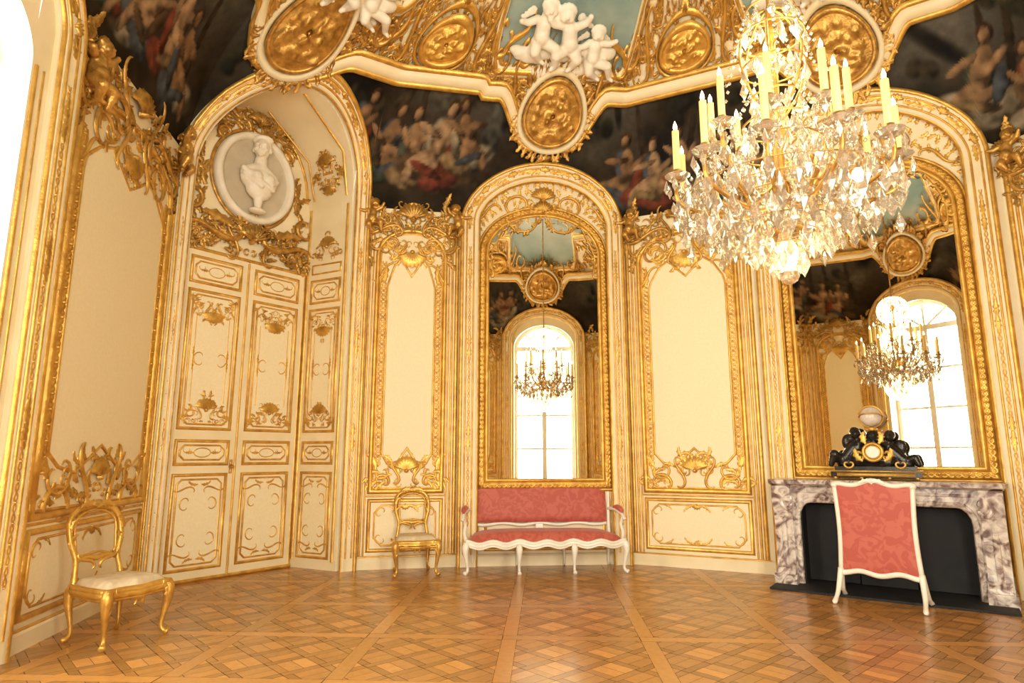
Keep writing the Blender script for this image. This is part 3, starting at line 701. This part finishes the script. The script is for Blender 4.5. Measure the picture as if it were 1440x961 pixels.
for k in range(len(ARC)):
    s0=ARC[k][0]; s1=ARC[(k+1)%len(ARC)][0]
    if s1<s0: s1+=TOT
    c=(s0+s1)/2; f=(lambda u,z,d,c=c:ring(c+u,z,d)); zh=zc(c); H_=6.86-zh
    E=medal(g,f,0,zh+.28,.38,.16,.08,k+30)
    bead(g,f,E,.022,closed=True,d=.04)
    crest(g,f,0,zh+.42,1.2,.20,random.Random(k+80),20,.06)
    crest(g2,f,0,zh+.08,1.3,.14,random.Random(k+90),14,.06,flip=1)
    L=(s1-s0)/2
    for s in (1,-1):
        ff=(lambda u,z,d,s=s,c=c:ring(c+s*u,z,d))
        for q,(x,z,a,l) in enumerate(((.6,.30,1.2,.7),(.85,.24,-.4,.7),(1.1,.36,.3,.6),(1.3,.2,-.8,.5))):
            if x<L-.6: scroll(g,ff,x,zh+z,a,l,.028,k0=(1.2 if q%2 else -1.2),t1=(3.4 if q%2 else -3.4),t2=3.3,d=.04)
        for q in range(80):
            x=rg.uniform(.42,max(.5,L-.5)); z=zc(c+s*x)+.1; zt_=zf(c+s*x)-.06; zz=rg.uniform(z,max(z+.01,zt_)); b=rg.choice((-1,1))
            if q%3==0: scroll(g2,ff,x,zz,rg.uniform(0,6),.34,.014,k0=1.2*b,t1=3.3*b,t2=3.3*b,d=.02)
            else: leaf(g if q%2 else g2,ff,x,zz,rg.uniform(0,6),.15,.030,bend=rg.uniform(-1,1),h=.04,d=.01)
    for (ua,za),(ub,zb_) in (((.30,6.80),(.34,7.06)),((-.30,6.80),(-.34,7.06))):
        bead(g,f,[(ua+(ub-ua)*t/8,za+(zb_-za)*t/8) for t in range(9)],.03,d=.02)
    for q in range(26):
        b=rg.choice((-1,1)); z=6.76+.30*rg.random(); u=rg.uniform(-.28,.28)
        if q%2: scroll(g2,f,u,z,rg.uniform(0,6),.22,.012,k0=b,t1=3*b,t2=3*b,d=.03)
        else: leaf(g,f,u,z,rg.uniform(0,6),.14,.03,bend=b*.8,h=.04,d=.02)
cm.obj('cornice','cream',ceil); g.obj('cornice_gilding','gold',ceil); g2.obj('medallions','gold2',ceil)

def putto(o,s,m=1,arm=(1.2,.3),leg=.5,head=.1):
    def T(x,y,z): return (o[0]+m*x*s,o[1]+y*s,o[2]+z*s)
    c=[];b=[]
    c.append((T(0,.08,0),.12*s,T(.02,.09,.25),.105*s)); c.append((T(.02,.08,.28),.06*s,T(.03,.09,.38),.055*s))
    b.append((T(.03+head,.11,.47),.12*s,(1,1,1.02))); b.append((T(.03+head*1.1,.235,.455),.022*s)); b.append((T(.03+head-.045,.18,.43),.05*s)); b.append((T(.03+head+.045,.18,.43),.05*s)); 
    for k in range(7): b.append((T(.03+head+.09*cos(pi*k/6),.12,.51+.07*sin(pi*k/6)),.045*s))
    b.append((T(0,.13,.06),.115*s))
    for sg,a in ((1,arm[0]),(-1,arm[1])):
        sh=(.02+sg*.10,.09,.30); el=(sh[0]+sg*.13*cos(a),.13,sh[2]+.13*sin(a)); ha=(el[0]+sg*.11*cos(a+.6),.18,el[2]+.11*sin(a+.6))
        c.append((T(*sh),.062*s,T(*el),.055*s)); c.append((T(*el),.055*s,T(*ha),.038*s)); b.append((T(*ha),.042*s))
    for sg in (1,-1):
        hp=(sg*.06,.10,-.02); kn=(sg*.15+leg*.12,.22,-.09+leg*.07*sg); ft=(sg*.12+leg*.24,.14,-.27)
        c.append((T(*hp),.095*s,T(*kn),.078*s)); c.append((T(*kn),.074*s,T(*ft),.046*s)); c.append((T(*ft),.04*s,T(ft[0]+.05,.19,ft[2]-.02),.032*s))
    for sg in (1,-1):
        for q in range(4): b.append((T(sg*(.13+.05*q),.0,.36-.035*q+.03),.07*s*(1-.1*q),(.8,.3,1.0),Matrix.Rotation(sg*m*.7,3,'Y')))
    return c,b
def group(name,f,u,z,d,mat,specs,voxel=.013,cloud=True,parent=None):
    caps=[];b=[]
    for sp in specs:
        c_,b_=putto(*sp); caps+=c_; b+=b_
    if cloud:
        q=random.Random(3)
        for k in range(26): b.append(((q.uniform(-.6,.6),.02,-.16+q.uniform(-.18,.16)),q.uniform(.06,.13),(1.3,.6,.8)))
    return blob(name,caps,b,mat,parent,basis(f,u,z,d),voxel,1)
for c,i in ARC:
    if i in (1,3,5):
        f=(lambda u,z,d,c=c:ring(c+u,z,d))
        group('putti_relief',f,-.04,min(6.62,ARCH[i]['lo']+.90),.05,'stucco',[((-.30,0,.10),.85,1,(.5,-.3),.5,.06),((.06,.02,.04),.88,-1,(.2,.6),.3,.06),((.38,0,-.12),.75,1,(.1,-.5),.9,0)])
for (bi_,u,z,mm_) in ((0,-WID[0]/2+.20,4.45,1),(0,WID[0]/2-.10,4.72,-1),(2,WID[2]/2-.05,4.46,-1),(2,-WID[2]/2+.1,4.46,1),(4,-WID[4]/2+.1,4.46,1),(4,WID[4]/2-.1,4.46,-1),(6,-WID[6]/2+.1,4.46,1)):
    group('gilded_putto',fb(bi_),u,z,.03,'gold2',[((0,0,0),.52 if bi_ else .66,mm_,(.5,-.5),.5,.04)],.011,False)

# ------------------------------------------------------------------ floor
fl=MB()
def poly_clip(P,box_):
    x0,y0,x1,y1=box_
    for ax,lim,sg in ((0,x0,1),(0,x1,-1),(1,y0,1),(1,y1,-1)):
        out=[]
        for i in range(len(P)):
            a=P[i-1];b=P[i]; ia=(a[ax]-lim)*sg>=0; ib=(b[ax]-lim)*sg>=0
            if ia!=ib:
                t=(lim-a[ax])/(b[ax]-a[ax]); out.append((a[0]+(b[0]-a[0])*t,a[1]+(b[1]-a[1])*t))
            if ib: out.append(b)
        P=out
        if len(P)<3: return []
    return P
frg=random.Random(21)
FR=-.05; fc,fs0=cos(FR),sin(FR)
def plank(P,k0=1.):
    if len(P)<3: return
    cx=sum(p[0] for p in P)/len(P); cy=sum(p[1] for p in P)/len(P)
    t=frg.uniform(.84,1.13)*k0; r=frg.uniform(-.01,.01); col=(.46*t+r,.215*t,.054*t)
    vs=[]
    for p in P:
        dx,dy=p[0]-cx,p[1]-cy; l=hypot(dx,dy) or 1; k=max(0,1-.0035/l); x=cx+dx*k;y=cy+dy*k
        vs.append((x*fc-y*fs0-.28,x*fs0+y*fc,0)); fl.c.append(col)
    fl.add(vs,[tuple(range(len(P)))])
T=1.05; BW=.11
for tx in range(-5,8):
    for ty in range(-2,10):
        x0=tx*T; y0=ty*T
        wx=(x0+T/2)-.28-C0[0]; wy=y0+T/2-C0[1]
        if (wx/6.0)**2+(wy/5.6)**2>1.55: continue
        h=BW/2
        plank([(x0-h,y0+h),(x0+h,y0+h),(x0+h,y0+T-h),(x0-h,y0+T-h)],1.10)
        plank([(x0-h,y0-h),(x0+T-h,y0-h),(x0+T-h,y0+h),(x0-h,y0+h)],1.10)
        bx=(x0+h,y0+h,x0+T-h,y0+T-h); cx=x0+T/2; cy=y0+T/2; S=T-BW; c=S*1.41421/5; bw=.06
        def q(p,r): return (cx+(p-r)*.70711,cy+(p+r)*.70711)
        for a in range(-4,4):
            for b in range(-4,4):
                p0=a*c+c/2;r0=b*c+c/2; od=(a+b)%2
                for (e0,e1,e2,e3) in [(p0-bw/2,r0+bw/2,p0+bw/2,r0+c-bw/2),(p0-bw/2,r0-bw/2,p0+c-bw/2,r0+bw/2)]:
                    plank(poly_clip([q(e0,e1),q(e2,e1),q(e2,e3),q(e0,e3)],bx),.80)
                i0=p0+bw/2;i1=p0+c-bw/2;j0=r0+bw/2;j1=r0+c-bw/2
                for k in range(2):
                    if od: e=(i0+(i1-i0)*k/2,j0,i0+(i1-i0)*(k+1)/2,j1)
                    else: e=(i0,j0+(j1-j0)*k/2,i1,j0+(j1-j0)*(k+1)/2)
                    plank(poly_clip([q(e[0],e[1]),q(e[2],e[1]),q(e[2],e[3]),q(e[0],e[3])],bx),1.22 if od else .95)
flo=fl.obj('floor','wood',None,False,True)
uf=MB(); uf.add([(C0[0]+(p[0]-C0[0])*1.22,C0[1]+(p[1]-C0[1])*1.22,-.004) for p in PT],[tuple(range(NB))]); uf.obj('subfloor','underfloor',flo,False)

# ------------------------------------------------------------------ fireplace
P5=PT[5]
ff5=(lambda u,z,d:(P5[0]+DIR[5][0]*(1.21+u)+NRM[5][0]*d,P5[1]+DIR[5][1]*(1.21+u)+NRM[5][1]*d,z))
mm=MB(); HW=1.02
top=[(-HW+.22,0)]+[(-HW+.22,.70)]+[(-HW+.22+.14*(1-cos(t)),.70+.20*sin(t)) for t in (.4,.8,1.2,pi/2)]+[(-.3,.90),(-.12,.93),(0,.95)]
top=top+[(-x,z) for x,z in top[::-1][1:]]
outer=[(-HW,0)]+top+[(HW,0),(HW,1.05),(-HW,1.05)]
prism(mm,ff5,outer,.02,.50)
bead(mm,ff5,top,.03,d=.495)
for s in (1,-1):
    F_=(lambda u,z,d,s=s:ff5(s*u,z,d))
    sec=cat([(.50,0.0),(.60,.02),(.60,.16),(.545,.22),(.53,.5),(.56,.75),(.62,.9),(.63,1.05)],4)
    u0,u1=.84,1.03
    n=len(sec); vs=[F_(u0,z,d) for d,z in sec]+[F_(u1,z,d) for d,z in sec]+[F_(u0,z,.3) for d,z in sec]+[F_(u1,z,.3) for d,z in sec]
    mm.add(vs,[(k,k+1,n+k+1,n+k) for k in range(n-1)]+[(k,k+1,2*n+k+1,2*n+k) for k in range(n-1)]+[(n+k,n+k+1,3*n+k+1,3*n+k) for k in range(n-1)])
    bead(mm,F_,cs(.935,.88,1.57,.34,1.3,3.2,3.2),.022,d=.60)
    bead(mm,F_,[(.935,.2),(.935,.45),(.935,.7)],.03,d=.53)
    box(mm,F_,.82,1.05,0,.12,.2,.64)
bead(mm,ff5,[(-.8,.99),(0,.99),(.8,.99)],.015,d=.50)
shell(mm,ff5,0,.88,pi/2,.14,.06,d=.50)
def shelfpoly(e):
    pts=[(-HW-.03-e,.0),(-HW-.03-e,.50),(-HW-.01,.63+e),(-HW+.2,.67+e),(-.55,.60+e),(-.25,.62+e),(0,.66+e),(.25,.62+e),(.55,.60+e),(HW-.2,.67+e),(HW+.01,.63+e),(HW+.03+e,.5),(HW+.03+e,0)]
    return [pts[0]]+cat(pts[1:-1],4)+[pts[-1]]
lv=[(1.05,-.04),(1.065,.0),(1.075,.03),(1.11,.035),(1.12,.015)]
SPp=[shelfpoly(e) for z,e in lv]; n=len(SPp[0]); vs=[ff5(p[0],lv[k][0],max(.005,p[1])) for k in range(5) for p in SPp[k]]
mm.add(vs,[(k*n+j,k*n+j+1,(k+1)*n+j+1,(k+1)*n+j) for k in range(4) for j in range(n-1)]+[tuple(range(4*n,5*n)),tuple(range(n-1,-1,-1))])
fp=mm.obj('fireplace','marble',None,False)
sb=MB(); box(sb,ff5,-HW+.2,HW-.2,.0,.97,.012,.06)
for s in (1,-1):
    prism(sb,lambda u,z,d,s=s:ff5(s*u,z,d),rect(HW-.26,0,HW-.21,.93),.05,.46)
box(sb,ff5,-HW-.02,HW+.02,.002,.022,.03,.92)
for k in range(3):
    u=-.78+k*.525; box(sb,ff5,u,u+.51,.03,.84,.22+.03*(k%2),.235+.03*(k%2))
sb.obj('firebox','soot',fp,False)

# mantel clock sculpture
cu=-.02; bas=basis(ff5,cu,1.122,.30)
root=empty('mantel_clock')
k_=MB(); g=MB(); en=MB()
fcl=(lambda u,z,d:tuple(bas@V((u,d,z))))
box(k_,fcl,-.42,.42,.03,.09,-.13,.13); box(k_,fcl,-.38,.38,.09,.14,-.11,.11)
box(g,fcl,-.43,.43,.085,.10,-.135,.135); box(g,fcl,-.36,.36,.04,.075,.128,.134)
for x in (-.38,-.13,.13,.38):
    for y in (-.1,.1): sph(g,bas@V((x,y,.024)),.022)
for s in (1,-1):
    ff=(lambda u,z,d,s=s:fcl(s*u,z,d)); scroll(g,ff,.24,.125,0,.22,.012,d=.115); leaf(g,ff,.10,.2,.6,.16,.03,d=.13); leaf(g,ff,.06,.38,1.0,.14,.03,d=.10); scroll(g,ff,.16,.24,1.2,.22,.014,d=.13)
crest(g,fcl,0,.14,.34,.13,random.Random(2),8,.03)
lathe(g,[(.0,0),(.05,0),(.03,.03),(.025,.05),(.06,.07),(.02,.09)],bas@V((0,0,.47)))
bead(g,fcl,[(.088*cos(2*pi*k/28),.29+.088*sin(2*pi*k/28)) for k in range(28)],.016,d=.15,closed=True)
g.add(*boss(fcl,0,.29,.088,.02,.14,24)); en.add([fcl(.060*cos(2*pi*k/28),.29+.060*sin(2*pi*k/28),.163) for k in range(28)],[tuple(range(28))])
k_.obj('plinth','black',root,False); g.obj('mounts','gold',root); en.obj('dial','enamel',root,False)
caps=[((-.30,0,.18),.07,(-.17,0,.34),.085),((-.17,0,.34),.07,(-.14,.02,.42),.04),((-.30,0,.18),.06,(-.38,.06,.27),.05),((-.38,.06,.27),.045,(-.42,.06,.16),.03),((-.17,.02,.38),.035,(-.03,.08,.40),.03),
      ((.28,0,.18),.065,(.16,0,.30),.08),((.16,0,.30),.07,(.14,.02,.38),.04),((.28,0,.18),.055,(.37,.05,.23),.04),((.37,.05,.23),.04,(.40,.06,.16),.028),((.15,.02,.34),.035,(.05,.08,.42),.03),
      ((-.3,0,.17),.07,(.3,0,.17),.07),((-.12,0,.22),.13,(.1,0,.2),.13),((0,0,.25),.12,(0,0,.46),.07)]
balls=[((-.16,.03,.49),.055),((-.16,.078,.485),.014),((-.17,.0,.51),.055),((.15,.03,.45),.055),((.15,.078,.445),.014),((.16,0,.47),.055),((-.24,-.02,.4),.07,(1,.5,1.3)),((.24,-.02,.34),.07,(1,.5,1.2))]
blob('figures',caps,balls,'black',root,bas,.010,2)
gb=MB(); sph(gb,bas@V((0,0,.67)),.108,28); gb.obj('globe','globe',root)
gr=MB(); 
for tl in (0.3,1.4):
    tube(gr,[bas@(Matrix.Rotation(tl,4,'X')@V((.116*cos(2*pi*k/40),.116*sin(2*pi*k/40),0))+V((0,0,.67))) for k in range(41)],.009,6)
gr.obj('meridian','gold',root)

# ------------------------------------------------------------------ furniture
def cab(mb,x,y,h,ox,oy,r,k=4):
    l=hypot(ox,oy) or 1; ox/=l; oy/=l
    P=[(0,h,r*1.15),(.022,h*.86,r*1.5),(.020,h*.65,r*1.15),(.0,h*.38,r*.75),(-.012,h*.16,r*.6),(.012,h*.06,r*.75),(.035,.018,r*.95),(.045,.014,r*.5)]
    stube(mb,[(x+ox*a,y+oy*a,z,q) for a,z,q in P],k,8)
def pad(mb,fn,nu=16,nv=12,th=.05):
    vs=[]
    for i in range(nu+1):
        for j in range(nv+1):
            u=-1+2*i/nu; v=-1+2*j/nv; vs.append(fn(u,v,th*((1-u**6)*(1-v**6))**.5))
    mb.add(vs,[(i*(nv+1)+j,i*(nv+1)+j+1,(i+1)*(nv+1)+j+1,(i+1)*(nv+1)+j) for i in range(nu) for j in range(nv)])
def sofa(loc,n):
    root=empty('sofa',loc,n); w=MB(); r=MB(); W=.965
    def fy(x): return .60+.025*cos(x/W*pi*3)
    rail=[(x,fy(x),.335+.018*cos(x/W*pi*6)) for x in [(-W+2*W*k/48) for k in range(49)]]
    for dz,q in ((0,.026),(.032,.018),(-.026,.014)): tube(w,[(p[0],p[1]+(.006 if dz else 0),p[2]+dz) for p in rail],q,8)
    for s in (1,-1):
        tube(w,cat([(s*W,.60,.34),(s*(W-.01),.3,.34),(s*(W-.07),.02,.34)],6),.03,8)
        cab(w,s*(W-.02),.58,.36,s,.7,.028); cab(w,s*(W-.09),.03,.36,s*.5,-1,.024)
        cab(w,s*.33,.60,.33,0,1,.026); cab(w,s*.30,.03,.36,0,-1,.022)
        stube(w,[(s*(W-.07),.0,.70,.020),(s*(W-.02),.14,.70,.022),(s*(W+.02),.30,.66,.022),(s*(W+.03),.38,.62,.024),(s*(W+.04),.41,.60,.018)],5)
        stube(w,[(s*(W+.02),.37,.62,.020),(s*(W-.0),.34,.54,.020),(s*(W+.01),.40,.45,.022),(s*(W-.01),.44,.36,.026)],5)
        stube(r,[(s*(W-.03),.1,.715,.018),(s*(W-.0),.18,.73,.034),(s*(W+.02),.27,.71,.032),(s*(W+.025),.33,.68,.015)],5)
        stube(w,[(s*(W-.07),.02,.30,.024),(s*(W-.075),.0,.55,.022),(s*(W-.06),-.04,.85,.022),(s*(W-.06),-.06,1.0,.024),(s*(W-.12),-.06,1.05,.022)],5)
    tube(w,[(-W+.07,.0,.34),(W-.07,.0,.34)],.03,8)
    def topz(x): return 1.045+.02*cos(x/(W-.08)*pi*4)+.02*exp(-(x/.18)**2)
    X=[-(W-.1)+2*(W-.1)*k/48 for k in range(49)]
    tube(w,[(x,-.06,topz(x)) for x in X],.026,8); tube(w,[(x,-.005,.515+.012*cos(x/W*pi*4)) for x in X],.022,8)
    def fbk(u,v,h):
        x=u*(W-.10); z0=.535; z1=topz(x)-.02; t=(v+1)/2; return (x,-.01-.05*t+.02+h,z0+(z1-z0)*t)
    pad(r,fbk,30,12,.05)
    pad(r,lambda u,v,h:(fbk(u,v,0)[0],fbk(u,v,0)[1]-.05-h*.5,fbk(u,v,0)[2]),20,8,.02)
    def fst(u,v,h):
        t=(v+1)/2; x=u*(W-.02-.06*(1-t)); return (x,.02+(fy(x)-.02)*t,.36+h*1.4)
    pad(r,fst,36,12,.085)
    leaf(w,lambda u,z,d:(u,-.03+d,z),-.01,1.08,0.3,.16,.025); leaf(w,lambda u,z,d:(-u,-.03+d,z),-.01,1.08,0.3,.16,.025)
    shell(w,lambda u,z,d:(u,-.04+d,z),0,1.07,pi/2,.06,.03)
    w.obj('frame','white',root); r.obj('upholstery','damask',root)
    c=MB(); box(c,lambda u,z,d:(u,d,z),-.02,.07,.478,.525,.10,.104); c.obj('card','card',root,False)
sn=NRM[3]; sc_=((-.55+1.38)/2,(7.82+7.98)/2)
sofa((sc_[0]-sn[0]*.60,sc_[1]-sn[1]*.60,0),sn)

def chair(loc,n,sc=1.0):
    root=empty('gilded_chair',loc,n); root.scale=(sc,sc,sc); g=MB(); c=MB()
    def sy(u,v):
        hw=.20+.055*(v+1)/2; return (u*hw*(1+.06*cos(v*1.5)), -.22+.47*(v+1)/2+ .02*(v+1)/2*cos(u*pi*1.5))
    for s in (1,-1):
        cab(g,s*.24,.23,.40,s,1,.028); cab(g,s*.195,-.20,.40,s*.6,-1,.024)
        stube(g,[(s*.195,-.21,.36,.026),(s*.18,-.225,.48,.020),(s*.17,-.25,.58,.020),(s*.205,-.28,.72,.023),(s*.20,-.31,.86,.023),(s*.14,-.325,.935,.023),(s*.05,-.33,.955,.026),(0,-.33,.975,.03)],5)
        for zz in (.66,.78): leaf(g,lambda u,z,d,s=s:(s*u,-.27+d,z),.205,zz,1.5,.12,.02,h=.02)
        leaf(g,lambda u,z,d,s=s:(s*u,-.30+d,z),.01,.965,.35,.14,.03,bend=-.6,h=.02)
        scroll(g,lambda u,z,d,s=s:(s*u,.25+d,z),.10,.345,.1,.26,.015,k0=-.8,t1=-3,t2=3)
        scroll(g,lambda u,z,d,s=s:(s*u,-.24+d,z),.08,.56,.2,.22,.014,k0=-.8,t1=-3,t2=3)
        leaf(g,lambda u,z,d,s=s:(s*u,.26+d,z),.235,.38,-1.5,.14,.03,bend=0,h=.02)
    stube(g,[(-.17,-.25,.56,.020),(-.08,-.25,.585,.018),(0,-.25,.57,.022),(.08,-.25,.585,.018),(.17,-.25,.56,.020)],4)
    loop=cat([(-.14,-.262,.60),(-.165,-.285,.72),(-.16,-.305,.85),(-.09,-.318,.91),(0,-.32,.93),(.09,-.318,.91),(.16,-.305,.85),(.165,-.285,.72),(.14,-.262,.60),(0,-.26,.615)],4,True)
    tube(g,loop+[loop[0]],.010,6)
    shell(g,lambda u,z,d:(u,-.32+d,z),0,.95,pi/2,.06,.03,d=.01); shell(g,lambda u,z,d:(u,.255+d,z),0,.36,-pi/2,.06,.03)
    ol=[sy(-1+2*k/10,1) for k in range(11)]+[sy(1,1-2*k/8) for k in range(1,9)]+[sy(1-2*k/6,-1) for k in range(1,7)]+[sy(-1,-1+2*k/8) for k in range(1,9)]
    for z,r in ((.385,.026),(.36,.03),(.33,.015)): tube(g,[(p[0],p[1],z) for p in ol],r,8)
    pad(c,lambda u,v,h:(sy(u*.98,v*.98)[0],sy(u*.98,v*.98)[1],.395+h),14,14,.065)
    g.obj('frame','gold',root); c.obj('seat','cushion',root)
chair((-3.06,5.21,0),(.93,-.37),1.02)
chair((-1.17,7.98,0),(.28,-.96),.98)

def screen(loc,n):
    root=empty('fire_screen',loc,n); w=MB(); r=MB(); H=.335
    def tz(x): return 1.085+.035*cos(x/H*pi*.5)+.018*cos(x/H*pi*2)
    def bz(x): return .275-.015*cos(x/H*pi*2)
    def hx(z): return H-.018*sin((z-.28)/.8*pi)
    X=[-H+2*H*k/24 for k in range(25)]; Z=[.29+(1.08-.29)*k/16 for k in range(17)]
    tube(w,[(x,0,tz(x)) for x in X],.024,8); tube(w,[(x,0,bz(x)) for x in X],.028,8)
    for s in (1,-1):
        tube(w,[(s*hx(z),0,z) for z in Z],.023,8); sph(w,(s*H,0,1.09),.032,10)
        for t in (1,-1):
            stube(w,[(s*H,0,.30,.028),(s*(H+.01),t*.04,.20,.026),(s*(H+.02),t*.10,.10,.022),(s*(H+.025),t*.17,.05,.02),(s*(H+.03),t*.22,.022,.024),(s*(H+.03),t*.245,.02,.01)],4)
    leaf(w,lambda u,z,d:(u,.02+d,z),0,1.135,.1,.12,.02,bend=-.4); leaf(w,lambda u,z,d:(-u,.02+d,z),0,1.135,.1,.12,.02,bend=-.4); shell(w,lambda u,z,d:(u,.015+d,z),0,1.11,pi/2,.05,.02)
    for q in (1,-1):
        def fp_(u,v,h):
            t=(v+1)/2; z=.28+.8*t; x=u*(hx(z)-.01); return (x,q*(.008+h),bz(x)+(tz(x)-bz(x))*t)
        pad(r,fp_,18,20,.022)
    w.obj('frame','white',root); r.obj('upholstery','damask',root)
screen((3.47,6.32,0),(-.62,-.78))

# ------------------------------------------------------------------ chandelier
def chandelier(loc,zc0):
    root=empty('chandelier',loc); g=MB(); x=MB(); cd=MB(); fm=MB(); bl=MB(); q=random.Random(4)
    def drop(c,s,el=2.2):
        n=6; a0=q.uniform(0,1); vs=[(c[0],c[1],c[2]+s*el*.45)]+[(c[0]+s*.5*cos(a0+2*pi*j/n),c[1]+s*.5*sin(a0+2*pi*j/n),c[2]-s*el*.12) for j in range(n)]+[(c[0],c[1],c[2]-s*el*.5)]
        x.add(vs,[(0,1+j,1+(j+1)%n) for j in range(n)]+[(n+1,1+(j+1)%n,1+j) for j in range(n)])
    def string(a,b,sag,n,s):
        for k in range(n):
            t=(k+.5)/n; p=V(a).lerp(V(b),t); drop((p.x,p.y,p.z-sag*4*t*(1-t)),s,1.3)
    top=ZT-.05-zc0
    lathe(x,[(.0,.10),(.03,.12),(.06,.20),(.025,.26),(.04,.36),(.10,.42),(.11,.48),(.03,.54)],n=12)
    lathe(g,[(.0,.52),(.03,.52),(.018,.8),(.04,.86),(.045,.92),(.018,.98),(.014,1.5),(.04,1.56),(.016,1.62),(.012,1.9),(.012,top-.1),(.10,top-.04),(.11,top)],n=14)
    sph(x,(0,0,.05),.055,12)
    for rr,z,n,s in ((.09,.15,8,.060),(.17,.21,12,.062),(.25,.27,16,.066),(.33,.32,20,.066),(.41,.37,24,.064),(.49,.41,27,.062),(.57,.45,30,.058)):
        tube(g,[(rr*cos(2*pi*k/40),rr*sin(2*pi*k/40),z+.08) for k in range(41)],.004,5)
        for k in range(n):
            a=2*pi*(k+q.random()*.4)/n; drop((rr*cos(a),rr*sin(a),z-.01+q.uniform(-.04,.04)),s*q.uniform(.75,1.2),2.5)
    tiers=((.60,.66,11,.30,.50),(.38,.92,8,.30,.62))
    for R_,zb,n,cl,z0 in tiers:
        for k in range(n):
            a=2*pi*(k+.35)/n; ca,sa=cos(a),sin(a)
            P=[(.04,z0),(R_*.35,z0-.10),(R_*.72,z0-.07),(R_*.98,zb-.16),(R_*1.02,zb-.06),(R_,zb)]
            stube(g,[(p[0]*ca,p[0]*sa,p[1],.012) for p in P],5,6)
            stube(g,[(R_*.5*ca,R_*.5*sa,z0-.04,.009),(R_*.68*ca,R_*.68*sa,z0+.05,.008),(R_*.62*ca,R_*.62*sa,z0-.0,.008)],4,5)
            lathe(g,[(.0,-.02),(.02,-.015),(.034,0),(.024,.012),(.026,.05),(.022,.05)],(R_*ca,R_*sa,zb),10)
            lathe(x,[(.015,-.01),(.05,.0),(.075,.025),(.07,.027),(.015,.0)],(R_*ca,R_*sa,zb-.01),12)
            lathe(cd,[(.021,.03),(.021,cl),(.012,cl+.008),(0,cl+.01)],(R_*ca,R_*sa,zb),10)
            lathe(fm,[(.003,cl),(.013,cl+.02),(.011,cl+.038),(.0,cl+.068)],(R_*ca,R_*sa,zb),8)
            for j in range(6):
                b=2*pi*j/6; drop((R_*ca+.068*cos(b),R_*sa+.068*sin(b),zb-.06),.036,2.7)
            for j in range(4): drop((R_*(.35+.2*j)*ca,R_*(.35+.2*j)*sa,z0-.19-.02*(j%2)),.058,2.4)
            a2=2*pi*(k+1.35)/n
            string((R_*ca,R_*sa,zb-.04),(R_*cos(a2),R_*sin(a2),zb-.04),.10,9,.028)
            am_=a+pi/n; drop((R_*cos(am_),R_*sin(am_),zb-.20),.062,2.5); drop((R_*.8*cos(am_),R_*.8*sin(am_),zb-.10),.062,2.5)
            string((.05*ca,.05*sa,zb+.50),(R_*ca*.9,R_*sa*.9,zb-.02),.06,12,.026)
            drop((R_*ca,R_*sa,zb-.18),.062,2.5)
    for z,rr,n in ((1.66,.14,10),(1.48,.19,11),(1.28,.18,10),(1.08,.14,8),(.90,.20,12),(.76,.24,14)):
        tube(g,[(rr*cos(2*pi*k/24),rr*sin(2*pi*k/24),z+.07) for k in range(25)],.006,5)
        for k in range(n): a=2*pi*k/n; drop((rr*cos(a),rr*sin(a),z+q.uniform(-.03,.03)),.054,2.6)
    for k in range(10):
        a=2*pi*k/10; string((.13*cos(a),.13*sin(a),1.72),(.30*cos(a),.30*sin(a),1.20),-.05,12,.024)
    for k in range(6):
        a=2*pi*k/6; p=[(.03,1.0),(.15,1.2),(.20,1.45),(.12,1.66),(.03,1.74)]
        stube(g,[(u*cos(a),u*sin(a),z,.008) for u,z in p],4,5)
    for k in range(9):
        a=q.uniform(0,6.28); rr=q.uniform(.2,.5); sph(bl,(rr*cos(a),rr*sin(a),q.uniform(.34,.5)),.028,10,(1,1,1.3))
    for k in range(110):
        a=q.uniform(0,6.28); rr=q.uniform(.1,.56); drop((rr*cos(a),rr*sin(a),q.uniform(.34,.80)),q.uniform(.04,.065),2.3)
    g.obj('gilt_frame','gold2',root); x.obj('crystals','crystal',root,False); cd.obj('candles','candle',root); fm.obj('flames','flame',root); bl.obj('bulbs','bulb',root)
    return root
chandelier((1.58,3.52,2.34),2.34)

# ------------------------------------------------------------------ lights
def area(i,power,col,off=.75,sx=1.7,sz=4.6):
    c=V(fb(i)(0,2.5,-off)); n=NRM[i]; L=bpy.data.lights.new('window_daylight','AREA'); L.shape='RECTANGLE'; L.size=sx; L.size_y=sz; L.energy=power; L.color=col
    o=bpy.data.objects.new('window_daylight',L); bpy.context.scene.collection.objects.link(o); o.location=c
    o.rotation_euler=V((n[0],n[1],-.0)).to_track_quat('-Z','Y').to_euler()
area(10,440,(1,.94,.80)); area(12,440,(1,.94,.80)); area(15,330,(1,.95,.83),sx=1.5)
for dz,e in ((.95,34),(1.5,38),(.2,22)):
    L=bpy.data.lights.new('chandelier_glow','POINT'); L.energy=e; L.color=(1,.78,.46); L.shadow_soft_size=.25
    o=bpy.data.objects.new('chandelier_glow',L); bpy.context.scene.collection.objects.link(o); o.location=(1.58,3.52,2.34+dz)
w=bpy.data.worlds.new('World'); bpy.context.scene.world=w; w.use_nodes=True
w.node_tree.nodes['Background'].inputs[0].default_value=(1,.96,.86,1); w.node_tree.nodes['Background'].inputs[1].default_value=1.8

cam=bpy.data.cameras.new('Camera'); cam.lens=22.5; cam.sensor_width=36; cam.clip_start=.02
co=bpy.data.objects.new('Camera',cam); bpy.context.scene.collection.objects.link(co); co.location=(0,0,1.38); co.rotation_euler=(pi/2+.176,0,0)
bpy.context.scene.camera=co
bpy.context.scene.view_settings.view_transform='Standard'
